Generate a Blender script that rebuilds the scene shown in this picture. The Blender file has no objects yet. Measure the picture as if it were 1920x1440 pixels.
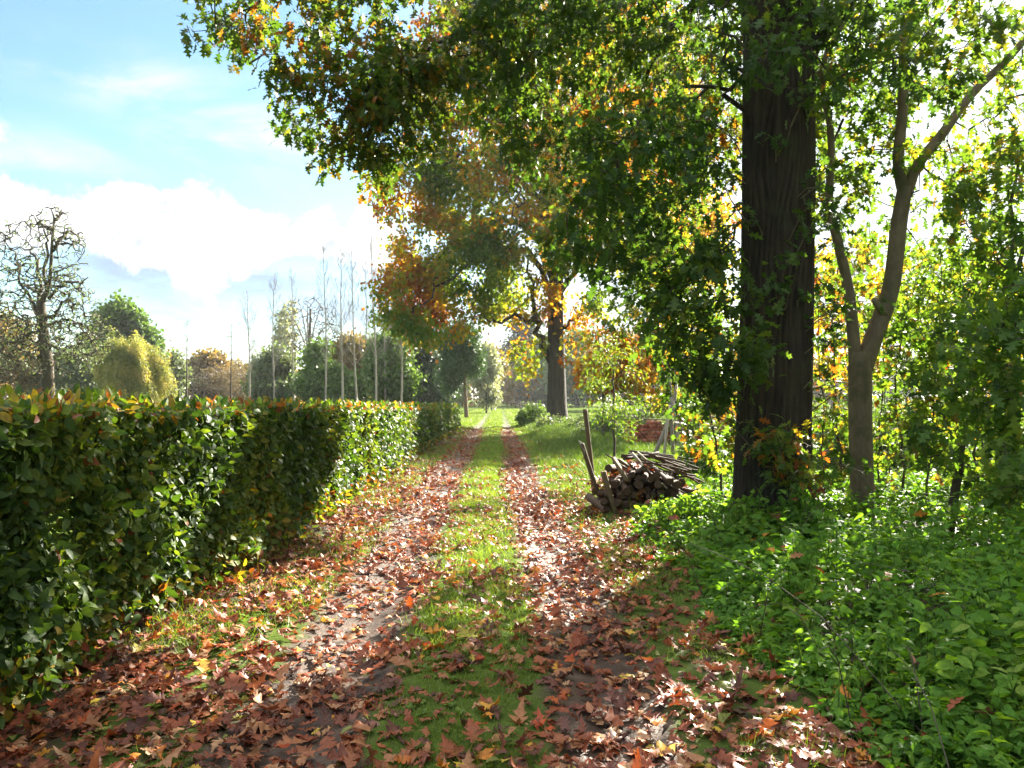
import bpy, math
import numpy as np
from math import radians as R, sin, cos, pi

SC = bpy.context.scene
COL = SC.collection
# ------------------------------------------------------------------ camera, sky, sun, exposure
EYE = 1.55
FPX, CX, HY = 1493.0, 960.0, 745.0          # focal length, centre column and horizon row in photo pixels
cam_d = bpy.data.cameras.new("camera"); cam = bpy.data.objects.new("camera", cam_d); COL.objects.link(cam)
cam.location = (0, 0, EYE)
cam.rotation_euler = (R(90) + math.atan(25 / FPX), 0, 0)
cam_d.sensor_width = 36; cam_d.lens = 36 * FPX / 1920; cam_d.clip_start = 0.05; cam_d.clip_end = 4000
SC.camera = cam
SUN_EL, SUN_AZ = R(27), R(32)               # sun ahead, to the right of the path
SC.view_settings.view_transform = 'Standard'; SC.view_settings.look = 'None'
SC.view_settings.exposure = 3.15; SC.view_settings.gamma = 1
SC.render.engine = 'CYCLES'
cy = SC.cycles
cy.max_bounces = 8; cy.diffuse_bounces = 4; cy.glossy_bounces = 2; cy.transmission_bounces = 4; cy.transparent_max_bounces = 4
cy.use_denoising = True; cy.caustics_reflective = False; cy.caustics_refractive = False
cy.use_adaptive_sampling = True; cy.adaptive_threshold = 0.01

W = bpy.data.worlds.new("World"); SC.world = W; W.use_nodes = True


class NT:
    """tiny node-tree writer"""
    def __init__(s, nt): s.t = nt; s.n = nt.nodes; s.l = nt.links
    def new(s, typ, **kw):
        n = s.n.new(typ)
        for k, v in kw.items(): setattr(n, k, v)
        return n
    def put(s, sock, v):
        if isinstance(v, bpy.types.NodeSocket): s.l.new(v, sock)
        elif v is not None: sock.default_value = v
    def math(s, op, a, b=None, c=None, clamp=False):
        n = s.new('ShaderNodeMath', operation=op, use_clamp=clamp)
        s.put(n.inputs[0], a); s.put(n.inputs[1], b); s.put(n.inputs[2], c); return n.outputs[0]
    def vmath(s, op, a, b=None):
        n = s.new('ShaderNodeVectorMath', operation=op); s.put(n.inputs[0], a); s.put(n.inputs[1], b)
        return n.outputs['Value'] if op == 'LENGTH' else n.outputs[0]
    def rng(s, v, a, b, c=0., d=1., smooth=True):
        n = s.new('ShaderNodeMapRange', interpolation_type='SMOOTHSTEP' if smooth else 'LINEAR')
        s.put(n.inputs[0], v)
        for i, x in enumerate((a, b, c, d)): n.inputs[i + 1].default_value = x
        return n.outputs[0]
    def mix(s, f, a, b, mode='MIX'):
        n = s.new('ShaderNodeMix', data_type='RGBA', blend_type=mode)
        s.put(n.inputs[0], f); s.put(n.inputs[6], a); s.put(n.inputs[7], b); return n.outputs[2]
    def noise(s, vec, scale, detail=4., rough=.55, dist=0., out='Fac'):
        n = s.new('ShaderNodeTexNoise'); s.put(n.inputs['Vector'], vec)
        n.inputs['Scale'].default_value = scale; n.inputs['Detail'].default_value = detail
        n.inputs['Roughness'].default_value = rough; n.inputs['Distortion'].default_value = dist
        return n.outputs[out]
    def ramp(s, f, stops, interp='LINEAR'):
        n = s.new('ShaderNodeValToRGB'); n.color_ramp.interpolation = interp
        e = n.color_ramp.elements
        while len(e) > 1: e.remove(e[-1])
        e[0].position = stops[0][0]; e[0].color = (*stops[0][1], 1)
        for p, c in stops[1:]:
            x = e.new(p); x.color = (*c, 1)
        s.put(n.inputs[0], f); return n.outputs[0]


def pdir(px, py):
    v = np.array([(px - CX) / FPX, 1, (HY - py) / FPX]); return v / np.linalg.norm(v)


def build_sky():
    w = NT(W.node_tree); w.n.clear()
    out = w.new('ShaderNodeOutputWorld'); bg = w.new('ShaderNodeBackground'); w.l.new(bg.outputs[0], out.inputs[0])
    sky = w.new('ShaderNodeTexSky', sky_type='NISHITA', sun_disc=False)
    sky.sun_elevation = SUN_EL; sky.sun_rotation = SUN_AZ
    sky.air_density = 1.0; sky.dust_density = 0.6; sky.ozone_density = 1.0; sky.altitude = 0
    d = w.new('ShaderNodeTexCoord').outputs['Generated']
    nz = w.noise(d, 9., 12, .62, .2)
    nz2 = w.noise(d, 26.0, 8, .66)
    nw = w.noise(w.vmath('MULTIPLY', d, (4., 4., 13.)), 1.0, 8, .6, .8)      # streaky high cloud
    def blob(px, py, sx, sz, amp):
        c = pdir(px, py)
        q = w.vmath('MULTIPLY', w.vmath('SUBTRACT', d, tuple(c)), (FPX / sx, 1.0, FPX / sz))
        return w.math('MULTIPLY', w.rng(w.vmath('LENGTH', q), 1.0, 0.0), amp)
    def total(bs):
        t = None
        for b in bs:
            v = blob(*b); t = v if t is None else w.math('ADD', t, v)
        return t
    sx = w.new('ShaderNodeSeparateXYZ'); w.l.new(d, sx.inputs[0])
    fine = w.math('ADD', w.math('MULTIPLY', w.math('SUBTRACT', nz, .5), 2.2), w.math('MULTIPLY', w.math('SUBTRACT', nz2, .5), .9))
    # heaped cumulus
    tot = total(((230, 420, 140, 90, 1.3), (350, 435, 150, 115, 1.3), (380, 540, 80, 100, .8), (540, 440, 125, 75, 1.3), (650, 430, 120, 90, 1.0), (-20, 410, 120, 90, 1.3), (445, 505, 24, 34, .9), (490, 492, 16, 14, .8)))
    heap = w.rng(w.math('ADD', tot, w.math('MULTIPLY', fine, 1.25)), .30, .78)
    # thin streaks, haze near the horizon and the bright veil on the sun's side
    thin = total(((160, 120, 230, 70, .9), (330, 190, 200, 90, .7), (500, 240, 190, 110, 1.1), (350, 265, 110, 40, .8), (60, 290, 300, 60, .5), (300, 330, 500, 100, .45)))
    thin = w.math('MULTIPLY', thin, w.rng(nw, .38, .68))
    thin = w.math('ADD', thin, w.rng(sx.outputs[0], -.20, .10, 0, 1.))
    thin = w.math('ADD', thin, w.rng(sx.outputs[2], .10, .03, 0, .75))
    thin = w.math('MINIMUM', thin, 1.0)
    under = total(((470, 555, 420, 95, 1.3), (680, 520, 260, 130, 1.1), (230, 530, 230, 110, .9)))
    under = w.rng(w.math('ADD', under, w.math('MULTIPLY', fine, .35)), .15, .95)
    blue = w.mix(1.0, sky.outputs[0], (.46, .58, .60, 1), 'MULTIPLY')
    c = w.mix(w.math('MULTIPLY', thin, .85), blue, (2.35, 2.45, 2.6, 1))
    c = w.mix(w.math('MULTIPLY', under, w.rng(nw, .30, .62, .35, .95)), c, (1.0, 1.32, 1.95, 1))
    puff = w.mix(w.rng(w.math('ADD', nz2, w.math('MULTIPLY', nz, .6)), .60, .90), (1.7, 1.85, 2.1, 1), (3.2, 3.25, 3.3, 1))
    c = w.mix(heap, c, puff)
    bank = w.math('MULTIPLY', w.math('MULTIPLY', w.rng(sx.outputs[2], .46, .78), w.rng(sx.outputs[0], .45, -.25)), w.rng(w.noise(d, 2.2, 6, .55), .34, .52))   # made-up bright cloud, unseen overhead, added as fill light for the shaded ground
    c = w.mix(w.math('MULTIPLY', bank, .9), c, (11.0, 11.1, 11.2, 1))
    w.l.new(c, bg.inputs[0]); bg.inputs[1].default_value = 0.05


build_sky()
sl = bpy.data.lights.new("sun", 'SUN'); sun = bpy.data.objects.new("sun", sl); COL.objects.link(sun)
sl.energy = 5.0; sl.angle = R(0.53); sl.color = (1.0, .93, .80)
sun.rotation_euler = (R(90) - SUN_EL, 0, pi - SUN_AZ)       # light travels from ahead-right towards the camera
sun.location = (30, 40, 40)


# ------------------------------------------------------------------ helpers
def rg(seed): return np.random.default_rng(seed)
def P(px, py, Y): return np.array([(px - CX) / FPX * Y, Y, EYE + (HY - py) / FPX * Y])
def nrm(v): return v / np.maximum(np.linalg.norm(v, axis=-1, keepdims=True), 1e-9)
def vn(p, f=1.0, s=0.0):
    """cheap smooth value noise 0..1 at points (...,3)"""
    p = np.asarray(p) * f + s
    x, y, z = p[..., 0], p[..., 1], p[..., 2]
    a = np.sin(1.7 * x + 1.3 * np.sin(2.1 * y + s) + .7 * z) + np.sin(1.9 * y + 1.1 * np.sin(1.7 * z + 2.) - .6 * x) \
        + np.sin(2.3 * z + 1.2 * np.sin(1.3 * x + 4.) + .9 * y) + .6 * np.sin(4.1 * x + 3.7 * y + 2.9 * z)
    return np.clip(.5 + a / 6., 0, 1)


def pathc(y):   # middle of the path at depth y
    return np.interp(y, [0, 5.7, 15, 27, 36, 92, 190, 400], [-.2, -.27, -.56, -.68, -.9, -1.8, -2.5, -5])
def gz(x, y):   # ground height
    x = np.asarray(x, float); y = np.asarray(y, float)
    c = pathc(y); near = np.exp(-np.maximum(y - 60, 0) / 60)
    h = -.055 * (np.exp(-((x - c - .72) / .26) ** 2) + np.exp(-((x - c + .72) / .26) ** 2)) * near
    h = h + .02 * np.exp(-((x - c) / .35) ** 2) * near
    h = h + .018 * np.sin(1.9 * x + .7 * y) * np.sin(1.3 * y - .8 * x) * near + .008 * np.sin(5.1 * x + 2.) * np.sin(4.3 * y)
    h = h + .05 * np.clip((x - c - 1.3) / 1.5, 0, 1.5) * np.exp(-np.maximum(y - 25, 0) / 25)
    h = h + .30 * np.clip((x - c - 1.2) / 1.6, 0, 1) * np.exp(-((y - 38) / 12) ** 2)
    return h


class Geo:
    """collects vertices, faces and one tint per face; build() links them as ONE mesh object"""
    def __init__(s): s.V = []; s.F = []; s.T = []; s.n = 0; s.smooth = False
    def add(s, V, F, t=0.5):
        V = np.asarray(V, float).reshape(-1, 3)
        if not isinstance(F, (list, tuple)): F = [F]
        for f in F:
            f = np.asarray(f, np.int64)
            if not len(f): continue
            s.F.append(f + s.n)
            s.T.append(np.broadcast_to(np.asarray(t, float), (len(f),)) if np.ndim(t) == 0 or len(t) == len(f) else np.repeat(t, len(f) // len(t)))
        s.V.append(V); s.n += len(V)
    def build(s, name, mat, parent=None, origin=(0, 0, 0), smooth=False):
        V = np.concatenate(s.V) - np.asarray(origin, float)
        me = bpy.data.meshes.new(name)
        sizes = np.concatenate([np.full(len(f), f.shape[1]) for f in s.F])
        loops = np.concatenate([f.ravel() for f in s.F]); T = np.concatenate(s.T)
        me.vertices.add(len(V)); me.vertices.foreach_set('co', V.astype(np.float32).ravel())
        me.loops.add(len(loops)); me.loops.foreach_set('vertex_index', loops.astype(np.int32))
        me.polygons.add(len(sizes)); me.polygons.foreach_set('loop_start', np.concatenate([[0], np.cumsum(sizes)[:-1]]).astype(np.int32))
        a = me.attributes.new('tint', 'FLOAT', 'FACE'); a.data.foreach_set('value', T.astype(np.float32))
        me.update(calc_edges=True); me.validate()
        if smooth: me.polygons.foreach_set('use_smooth', np.ones(len(me.polygons), bool))
        me.materials.append(mat)
        o = bpy.data.objects.new(name, me); COL.objects.link(o)
        if parent is not None: o.parent = parent
        else: o.location = origin
        return o


def tag(o, label=None, cat=None, group=None, kind=None):
    for k, v in (('label', label), ('category', cat), ('group', group), ('kind', kind)):
        if v: o[k] = v
    return o
def thing(name, label, cat, loc, group=None):
    o = bpy.data.objects.new(name, None); COL.objects.link(o); o.location = loc; o.empty_display_size = .2
    return tag(o, label, cat, group)


def tube(g, pts, rad, n=6, t=.5, cap=True, flute=0., rng=None):
    """a tapered tube through pts"""
    pts = np.asarray(pts, float); k = len(pts); rad = np.broadcast_to(rad, (k,))
    tan = nrm(np.gradient(pts, axis=0))
    ref = np.array([1., 0, 0]) if abs(tan[0, 0]) < .8 else np.array([0, 1., 0])
    u = nrm(np.cross(tan[0], ref)); rings = []
    an = np.arange(n) * 2 * pi / n
    for i in range(k):
        u = nrm(u - tan[i] * np.dot(u, tan[i])); v = np.cross(tan[i], u)
        rr = rad[i] * (1 + (flute * (np.sin(an * 5 + .3 * i) * .6 + np.sin(an * 9 - .21 * i) * .5) if flute else 0))
        rings.append(pts[i] + np.outer(np.cos(an) * rr, u) + np.outer(np.sin(an) * rr, v))
    V = np.concatenate(rings); i = np.arange(k - 1)[:, None] * n; j = np.arange(n)[None]; j2 = (j + 1) % n
    Q = np.stack([i + j, i + j2, i + n + j2, i + n + j], -1).reshape(-1, 4)
    F = [Q]
    if cap:
        V = np.concatenate([V, pts[[0, -1]]]); m = k * n; jj = np.arange(n)
        F.append(np.concatenate([np.stack([np.full(n, m), (jj + 1) % n, jj], 1), np.stack([np.full(n, m + 1), m - n + jj, m - n + (jj + 1) % n], 1)]))
    g.add(V, F, t)


def smooth_line(pts, n):
    """Catmull-Rom resample"""
    pts = np.asarray(pts, float); p = np.concatenate([[2 * pts[0] - pts[1]], pts, [2 * pts[-1] - pts[-2]]])
    t = np.linspace(0, len(pts) - 1 - 1e-6, n); i = t.astype(int); f = (t - i)[:, None]
    a, b, c, d = p[i], p[i + 1], p[i + 2], p[i + 3]
    return .5 * (2 * b + (c - a) * f + (2 * a - 5 * b + 4 * c - d) * f ** 2 + (3 * b - a - 3 * c + d) * f ** 3)


def box(g, c, size, ang=(0, 0, 0), t=.5, bev=.0):
    """box with chamfered long edges"""
    sx, sy, sz = np.asarray(size) / 2.
    b = min(bev, sy * .9, sz * .9)
    prof = [(-sy + b, -sz), (sy - b, -sz), (sy, -sz + b), (sy, sz - b), (sy - b, sz), (-sy + b, sz), (-sy, sz - b), (-sy, -sz + b)] if b > 0 else [(-sy, -sz), (sy, -sz), (sy, sz), (-sy, sz)]
    n = len(prof); V = np.array([(x, y, z) for x in (-sx, sx) for y, z in prof])
    a, bb, cc = ang
    Rx = np.array([[1, 0, 0], [0, cos(a), -sin(a)], [0, sin(a), cos(a)]]); Ry = np.array([[cos(bb), 0, sin(bb)], [0, 1, 0], [-sin(bb), 0, cos(bb)]]); Rz = np.array([[cos(cc), -sin(cc), 0], [sin(cc), cos(cc), 0], [0, 0, 1]])
    V = V @ (Rz @ Ry @ Rx).T + np.asarray(c)
    j = np.arange(n); Q = np.stack([j, (j + 1) % n, n + (j + 1) % n, n + j], 1)
    g.add(V, [Q, np.array([list(range(n))[::-1], list(range(n, 2 * n))])], t)


# leaf shapes: y runs along the leaf from its base (0) to its tip (1)
def leaf_shape(half, fold=.18, curl=.25, stem=.0):
    h = np.array(half, float); k = len(h)
    mid = np.stack([np.zeros(k), h[:, 1], -curl * (h[:, 1] - .35) ** 2], 1)
    rt = np.stack([h[:, 0], h[:, 1], fold * h[:, 0] - curl * (h[:, 1] - .35) ** 2 - .25 * h[:, 0] ** 2], 1); lf = rt * (-1, 1, 1)
    V = np.concatenate([mid, rt, lf]); i = np.arange(k - 1)
    Q = np.concatenate([np.stack([i, k + i, k + i + 1, i + 1], 1), np.stack([i + 1, 2 * k + i + 1, 2 * k + i, i], 1)])
    F = [Q]
    if stem:
        n = len(V); V = np.concatenate([V, [(-.012, 0.02, 0), (.012, .02, 0), (0, -stem, .03)]]); F = [Q, np.array([[n, n + 1, n + 2]])]
    return V, F
OAK_HALF = [(.015, 0), (.07, .09), (.05, .155), (.26, .25), (.17, .27), (.22, .33), (.08, .37), (.33, .53), (.24, .54), (.36, .62), (.25, .62), (.07, .64), (.24, .80), (.15, .80), (.10, .84), (.09, .90), (.0, 1.02)]
LEAF_OAK_HI = leaf_shape(OAK_HALF, .2, .35, .22)
LEAF_OAK = leaf_shape([(.015, 0), (.06, .15), (.27, .27), (.08, .38), (.36, .58), (.08, .66), (.24, .83), (.08, .87), (0, 1.02)], .2, .4, .15)
LEAF_OAK_LO = leaf_shape([(.03, 0), (.36, .34), (.13, .5), (.36, .7), (0, 1.0)], .2, .4)
LEAF_OVATE = leaf_shape([(.0, 0), (.19, .12), (.28, .36), (.19, .72), (0, 1.0)], .28, .3)
LEAF_NETTLE = leaf_shape([(.03, 0), (.28, .10), (.30, .30), (.18, .62), (0, 1.0)], .25, .5)
LEAF_NETTLE_HI = leaf_shape([(.03, 0), (.26, .07), (.22, .13), (.31, .21), (.24, .29), (.27, .38), (.18, .48), (.20, .56), (.11, .68), (.12, .76), (0, 1.02)], .25, .5)
LEAF_LANCE = leaf_shape([(.0, 0), (.13, .35), (0, 1.0)], .3, .4)
LEAF_DIA = leaf_shape([(.0, 0), (.36, .42), (0, 1.0)], .3, .5)
LEAF_NEEDLE = (np.array([(-.12, 0, 0), (.12, 0, 0), (0, 1, 0)], float), [np.array([[0, 1, 2]])])


def scatter(g, leaf, pos, d, up, size, tint, wid=None):
    """put a leaf at every pos, pointing along d with its upper face towards up"""
    V, F = leaf; k = len(pos)
    if not k: return
    y = nrm(d); x = nrm(np.cross(y, up)); z = np.cross(x, y)
    s = np.broadcast_to(size, (k,))[:, None, None]
    w = s if wid is None else s * np.broadcast_to(wid, (k,))[:, None, None]
    A = pos[:, None] + w * V[None, :, :1] * x[:, None] + s * V[None, :, 1:2] * y[:, None] + s * V[None, :, 2:] * z[:, None]
    off = (np.arange(k) * len(V))[:, None, None]
    g.add(A.reshape(-1, 3), [(f[None] + off).reshape(-1, f.shape[1]) for f in F], np.broadcast_to(tint, (k,)))


def rdir(rng, n): return nrm(rng.normal(size=(n, 3)))


def in_ellipsoids(rng, ells, n, shell=.0, thin=None):
    """n points inside a union of ellipsoids (centre, radii[, weight]); shell>0 pushes points outwards"""
    w = np.array([np.prod(e[1]) ** .75 * (e[2] if len(e) > 2 else 1) for e in ells]); w /= w.sum()
    out = []
    tot = 0
    while tot < n:
        i = rng.choice(len(ells), n, p=w); d = rdir(rng, n); r = rng.random(n) ** (1 / (3 + 6 * shell))
        p = np.array([ells[j][0] for j in i]) + d * r[:, None] * np.array([ells[j][1] for j in i])
        if thin is not None: p = p[thin(p) > rng.random(len(p))]
        out.append(p); tot += len(p)
        if tot == 0: break
    return np.concatenate(out)[:n]


def grow(lines, targets, rng, arch=.12, jit=.12, seg=.35, tipr=.004, pw=.42, maxr=.12, gnarl=0., first=0.):
    """join every target to the nearest wood with a curved twig; thicker where more twigs hang on it"""
    nodes = np.concatenate([l[int(len(l) * first):] for l in lines]); own = np.full(len(nodes), -1)
    dist = np.array([np.min(np.linalg.norm(nodes - t, axis=1)) for t in targets])
    tw, par = [], []
    for ti in np.argsort(dist):
        T = targets[ti]; dd = np.linalg.norm(nodes - T, axis=1); j = int(np.argmin(dd)); L = dd[j]
        if L < .03: continue
        n0 = nodes[j]; ns = int(np.clip(L / seg, 2, 9)) + 1
        ctl = (n0 + T) / 2 + np.array([0, 0, arch * L]) + rng.normal(size=3) * jit * L
        s = np.linspace(0, 1, ns)[:, None]; p = (1 - s) ** 2 * n0 + 2 * s * (1 - s) * ctl + s ** 2 * T
        if gnarl: p[1:-1] += rng.normal(size=(ns - 2, 3)) * gnarl * L / ns
        nodes = np.concatenate([nodes, p[1:]]); own = np.concatenate([own, np.full(ns - 1, len(tw))])
        tw.append(p); par.append(own[j])
    cnt = np.ones(len(tw))
    for i in range(len(tw) - 1, -1, -1):
        if par[i] >= 0: cnt[par[i]] += cnt[i]
    r0 = np.minimum(tipr * 1.3 * cnt ** pw, maxr)
    for i in range(len(tw)):
        if par[i] >= 0: r0[i] = min(r0[i], r0[par[i]] * .9)
    return tw, r0, tipr


def twig_mesh(g, tw, r0, tipr, n=4):
    for p, r in zip(tw, r0): tube(g, p, np.linspace(r, min(tipr, r), len(p)), n, .5, cap=False)


def twig_points(tw, per, rng, lo=.3, hi=1.05, spread=.06):
    """leaf seats along the twigs and the twigs' directions there"""
    k = len(tw); A = np.array([t[0] for t in tw]); B = np.array([t[len(t) // 2] for t in tw]); C = np.array([t[-1] for t in tw])
    i = np.repeat(np.arange(k), per); s = rng.uniform(lo, hi, len(i))[:, None]
    ctl = 2 * B - .5 * (A + C)
    p = (1 - s) ** 2 * A[i] + 2 * s * (1 - s) * ctl[i] + s ** 2 * C[i]
    d = nrm(2 * (1 - s) * (ctl[i] - A[i]) + 2 * s * (C[i] - ctl[i]))
    return p + rng.normal(size=p.shape) * spread, d


# ------------------------------------------------------------------ materials
MATS = {}
def principled(name, rough=.8, spec=.3):
    m = bpy.data.materials.new(name); m.use_nodes = True; w = NT(m.node_tree)
    b = w.n['Principled BSDF']; b.inputs['Roughness'].default_value = rough; b.inputs['Specular IOR Level'].default_value = spec
    return m, w, b


def m_leaf(name, stops, transl=.42, rough=.52, spec=.2, gain=(2.4, 2.2, .7), veins=0.):
    m, w, b = principled(name, rough, spec)
    a = w.new('ShaderNodeAttribute', attribute_name='tint', attribute_type='GEOMETRY').outputs['Fac']
    c = w.ramp(a, stops)
    co = w.new('ShaderNodeTexCoord').outputs['Object']
    blot = w.noise(co, 60., 3., .6)
    c = w.mix(1.0, c, w.ramp(blot, [(.3, (.72, .72, .72)), (.7, (1.25, 1.22, 1.15))]), 'MULTIPLY')
    w.l.new(c, b.inputs['Base Color'])
    tr = w.new('ShaderNodeBsdfTranslucent'); w.l.new(w.mix(1.0, c, (*gain, 1), 'MULTIPLY'), tr.inputs[0])
    mx = w.new('ShaderNodeMixShader'); mx.inputs[0].default_value = transl
    w.l.new(b.outputs[0], mx.inputs[1]); w.l.new(tr.outputs[0], mx.inputs[2])
    w.l.new(mx.outputs[0], w.n['Material Output'].inputs[0])
    return m


def m_bark(name, dark, light, scale=(14, 14, 2.2), bump=.6, moss=None, rough=.9, dist=.02):
    m, w, b = principled(name, rough, .2)
    co = w.new('ShaderNodeTexCoord').outputs['Object']
    v = w.vmath('MULTIPLY', co, scale)
    n1 = w.noise(v, 1.0, 6, .65, .6); n2 = w.noise(co, 3.0, 4, .6)
    c = w.ramp(n1, [(.3, dark), (.68, light)])
    if moss: c = w.mix(w.math('MULTIPLY', w.rng(n2, .45, .7), .7), c, (*moss, 1))
    else: c = w.mix(w.math('MULTIPLY', n2, .4), c, (*[x * .6 for x in light], 1))
    w.l.new(c, b.inputs['Base Color'])
    bp = w.new('ShaderNodeBump'); bp.inputs['Strength'].default_value = bump; bp.inputs['Distance'].default_value = dist
    w.l.new(n1, bp.inputs['Height']); w.l.new(bp.outputs[0], b.inputs['Normal'])
    return m


def m_wood(name, dark, light, rough=.85):
    m, w, b = principled(name, rough, .25)
    a = w.new('ShaderNodeAttribute', attribute_name='tint', attribute_type='GEOMETRY').outputs['Fac']
    info = w.new('ShaderNodeObjectInfo').outputs['Random']
    co = w.new('ShaderNodeTexCoord').outputs['Object']
    n = w.noise(w.vmath('MULTIPLY', co, (18, 18, 5)), 1.0, 5, .6, .4)
    c = w.mix(n, (*dark, 1), (*light, 1)); c = w.mix(1.0, c, w.ramp(info, [(0, (.6, .6, .6)), (1, (1.25, 1.2, 1.1))]), 'MULTIPLY')
    c = w.mix(w.rng(a, .7, .9), c, (light[0] * .55, light[1] * .5, light[2] * .45, 1))
    w.l.new(c, b.inputs['Base Color'])
    bp = w.new('ShaderNodeBump'); bp.inputs['Strength'].default_value = .4; bp.inputs['Distance'].default_value = .01
    w.l.new(n, bp.inputs['Height']); w.l.new(bp.outputs[0], b.inputs['Normal'])
    return m


def m_ground(name):
    m, w, b = principled(name, .85, .3)
    rut = w.new('ShaderNodeAttribute', attribute_name='rut', attribute_type='GEOMETRY').outputs['Fac']
    co = w.new('ShaderNodeTexCoord').outputs['Object']
    n1 = w.noise(co, .9, 6, .6, .3); n2 = w.noise(co, 7., 5, .65); n3 = w.noise(co, 45., 4, .6); nf = w.noise(co, .05, 4, .6)
    soil = w.ramp(n2, [(.25, (.014, .009, .006)), (.5, (.045, .028, .018)), (.75, (.09, .061, .041))])
    grass = w.ramp(n2, [(.25, (.020, .026, .010)), (.55, (.048, .066, .016)), (.8, (.085, .115, .028))])
    grass = w.mix(w.math('MULTIPLY', nf, .5), grass, (.09, .145, .025, 1))
    f = w.math('ADD', rut, w.math('MULTIPLY', w.math('SUBTRACT', n1, .5), .9))
    f = w.math('ADD', f, w.math('MULTIPLY', w.math('SUBTRACT', n2, .5), .6))
    f = w.rng(f, .26, .56)
    w.l.new(w.mix(f, grass, soil), b.inputs['Base Color'])
    w.l.new(w.rng(w.math('MULTIPLY', f, n1), .25, .6, .9, .5), b.inputs['Roughness'])
    w.l.new(w.math('MULTIPLY', f, .22), b.inputs['Specular IOR Level'])
    bp = w.new('ShaderNodeBump'); bp.inputs['Strength'].default_value = .8; bp.inputs['Distance'].default_value = .02
    w.l.new(w.math('ADD', n2, w.math('MULTIPLY', n3, .5)), bp.inputs['Height']); w.l.new(bp.outputs[0], b.inputs['Normal'])
    return m


G_DK, G_MD, G_LT = (.018, .048, .010), (.035, .085, .014), (.075, .135, .018)
YEL, ORA, RUS, BRN = (.20, .17, .02), (.22, .085, .012), (.13, .030, .012), (.07, .030, .014)
M = {
    'ground': m_ground('earth_and_grass'),
    'oak': m_leaf('red_oak_leaf', [(0, (.022, .052, .010)), (.36, (.034, .070, .013)), (.60, (.055, .088, .014)), (.74, (.095, .10, .016)), (.84, (.16, .08, .012)), (.93, (.20, .07, .012)), (1, RUS)], .46, gain=(2.1, 2.0, .8)),
    'oak_far': m_leaf('red_oak_leaf_turning', [(0, (.04, .085, .010)), (.35, (.075, .13, .014)), (.55, (.14, .165, .018)), (.7, (.22, .155, .016)), (.85, (.26, .11, .013)), (1, (.19, .055, .012))], .5, .6, .08),
    'sap': m_leaf('sapling_leaf', [(0, (.03, .068, .014)), (.45, (.055, .11, .016)), (.68, (.10, .145, .02)), (.80, (.17, .12, .02)), (.91, ORA), (1, RUS)], .48),
    'hedge': m_leaf('hornbeam_leaf', [(0, (.020, .046, .010)), (.4, (.040, .082, .012)), (.7, (.095, .135, .018)), (.86, (.11, .13, .02)), (.93, (.20, .15, .02)), (.97, (.16, .06, .015)), (1, RUS)], .36, .52, .2),
    'nettle': m_leaf('ground_cover_leaf', [(0, (.04, .10, .014)), (.5, (.075, .17, .020)), (.85, (.13, .22, .03)), (1, (.17, .22, .05))], .46, .6, .12),
    'litter': m_leaf('fallen_leaf', [(0, (.05, .022, .016)), (.2, (.11, .045, .034)), (.42, (.19, .055, .026)), (.6, (.25, .11, .05)), (.75, (.33, .20, .11)), (.86, (.30, .060, .024)), (.93, (.40, .16, .025)), (.97, (.40, .29, .04)), (1, (.12, .13, .03))], .18, .5, .16, (1.5, 1.1, .7)),
    'grass': m_leaf('grass_blade', [(0, (.05, .085, .014)), (.5, (.09, .15, .020)), (.85, (.16, .215, .045)), (1, (.16, .16, .05))], .35, .45),
    'rough': m_leaf('rough_grass_blade', [(0, (.03, .065, .014)), (.6, (.055, .105, .020)), (1, (.12, .13, .05))], .3, .6),
    'bark': m_bark('oak_bark', (.008, .006, .004), (.045, .033, .019), (16, 16, 1.6), 1.0, (.034, .038, .014), dist=.035),
    'bark_dk': m_bark('dark_oak_bark', (.018, .015, .012), (.07, .058, .042), (6, 6, 1.0), .7),
    'smooth': m_bark('smooth_bark', (.075, .058, .034), (.17, .13, .075), (7, 7, 3), .25, (.05, .05, .018), .75, .01),
    'twig': m_bark('twig_bark', (.03, .024, .018), (.085, .066, .048), (20, 20, 6), .2),
    'pale': m_bark('poplar_bark', (.15, .135, .105), (.34, .31, .25), (2, 2, 1.4), .2),
    'pbark': m_bark('pine_bark', (.09, .058, .035), (.22, .15, .095), (5, 5, 1.2), .6),
    'pearbark': m_bark('pear_bark', (.025, .02, .013), (.085, .068, .042), (5, 5, 2), .6),
    'wood': m_wood('weathered_wood', (.030, .019, .012), (.12, .078, .050)),
    'stake': m_wood('stake_wood', (.045, .034, .018), (.15, .11, .058)),
    'grey': m_wood('silver_wood', (.13, .115, .095), (.30, .27, .22)),
    'brick': m_wood('red_clay', (.14, .038, .022), (.30, .085, .045)),
}


# ------------------------------------------------------------------ ground and path
def grid_sheet(name, xs, ys, zf, rutf, mat, label=None):
    X, Y = np.meshgrid(xs, ys); Z = zf(X, Y); nx, ny = len(xs), len(ys)
    V = np.stack([X, Y, Z], -1).reshape(-1, 3)
    i = (np.arange(ny - 1)[:, None] * nx + np.arange(nx - 1)[None]).ravel()
    g = Geo(); g.add(V, np.stack([i, i + 1, i + nx + 1, i + nx], 1))
    o = g.build(name, mat, smooth=True)
    a = o.data.attributes.new('rut', 'FLOAT', 'POINT'); a.data.foreach_set('value', rutf(V[:, 0], V[:, 1]).astype(np.float32))
    return tag(o, kind='structure')


def spread_axis(lo, hi, dense_lo, dense_hi, step, grow_=1.22):
    mid = list(np.arange(dense_lo, dense_hi + 1e-6, step)); s = step; x = dense_hi
    while x < hi: s *= grow_; x = min(x + s, hi); mid.append(x)
    s = step; x = dense_lo
    while x > lo: s *= grow_; x = max(x - s, lo); mid.insert(0, x)
    return np.array(mid)


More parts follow.
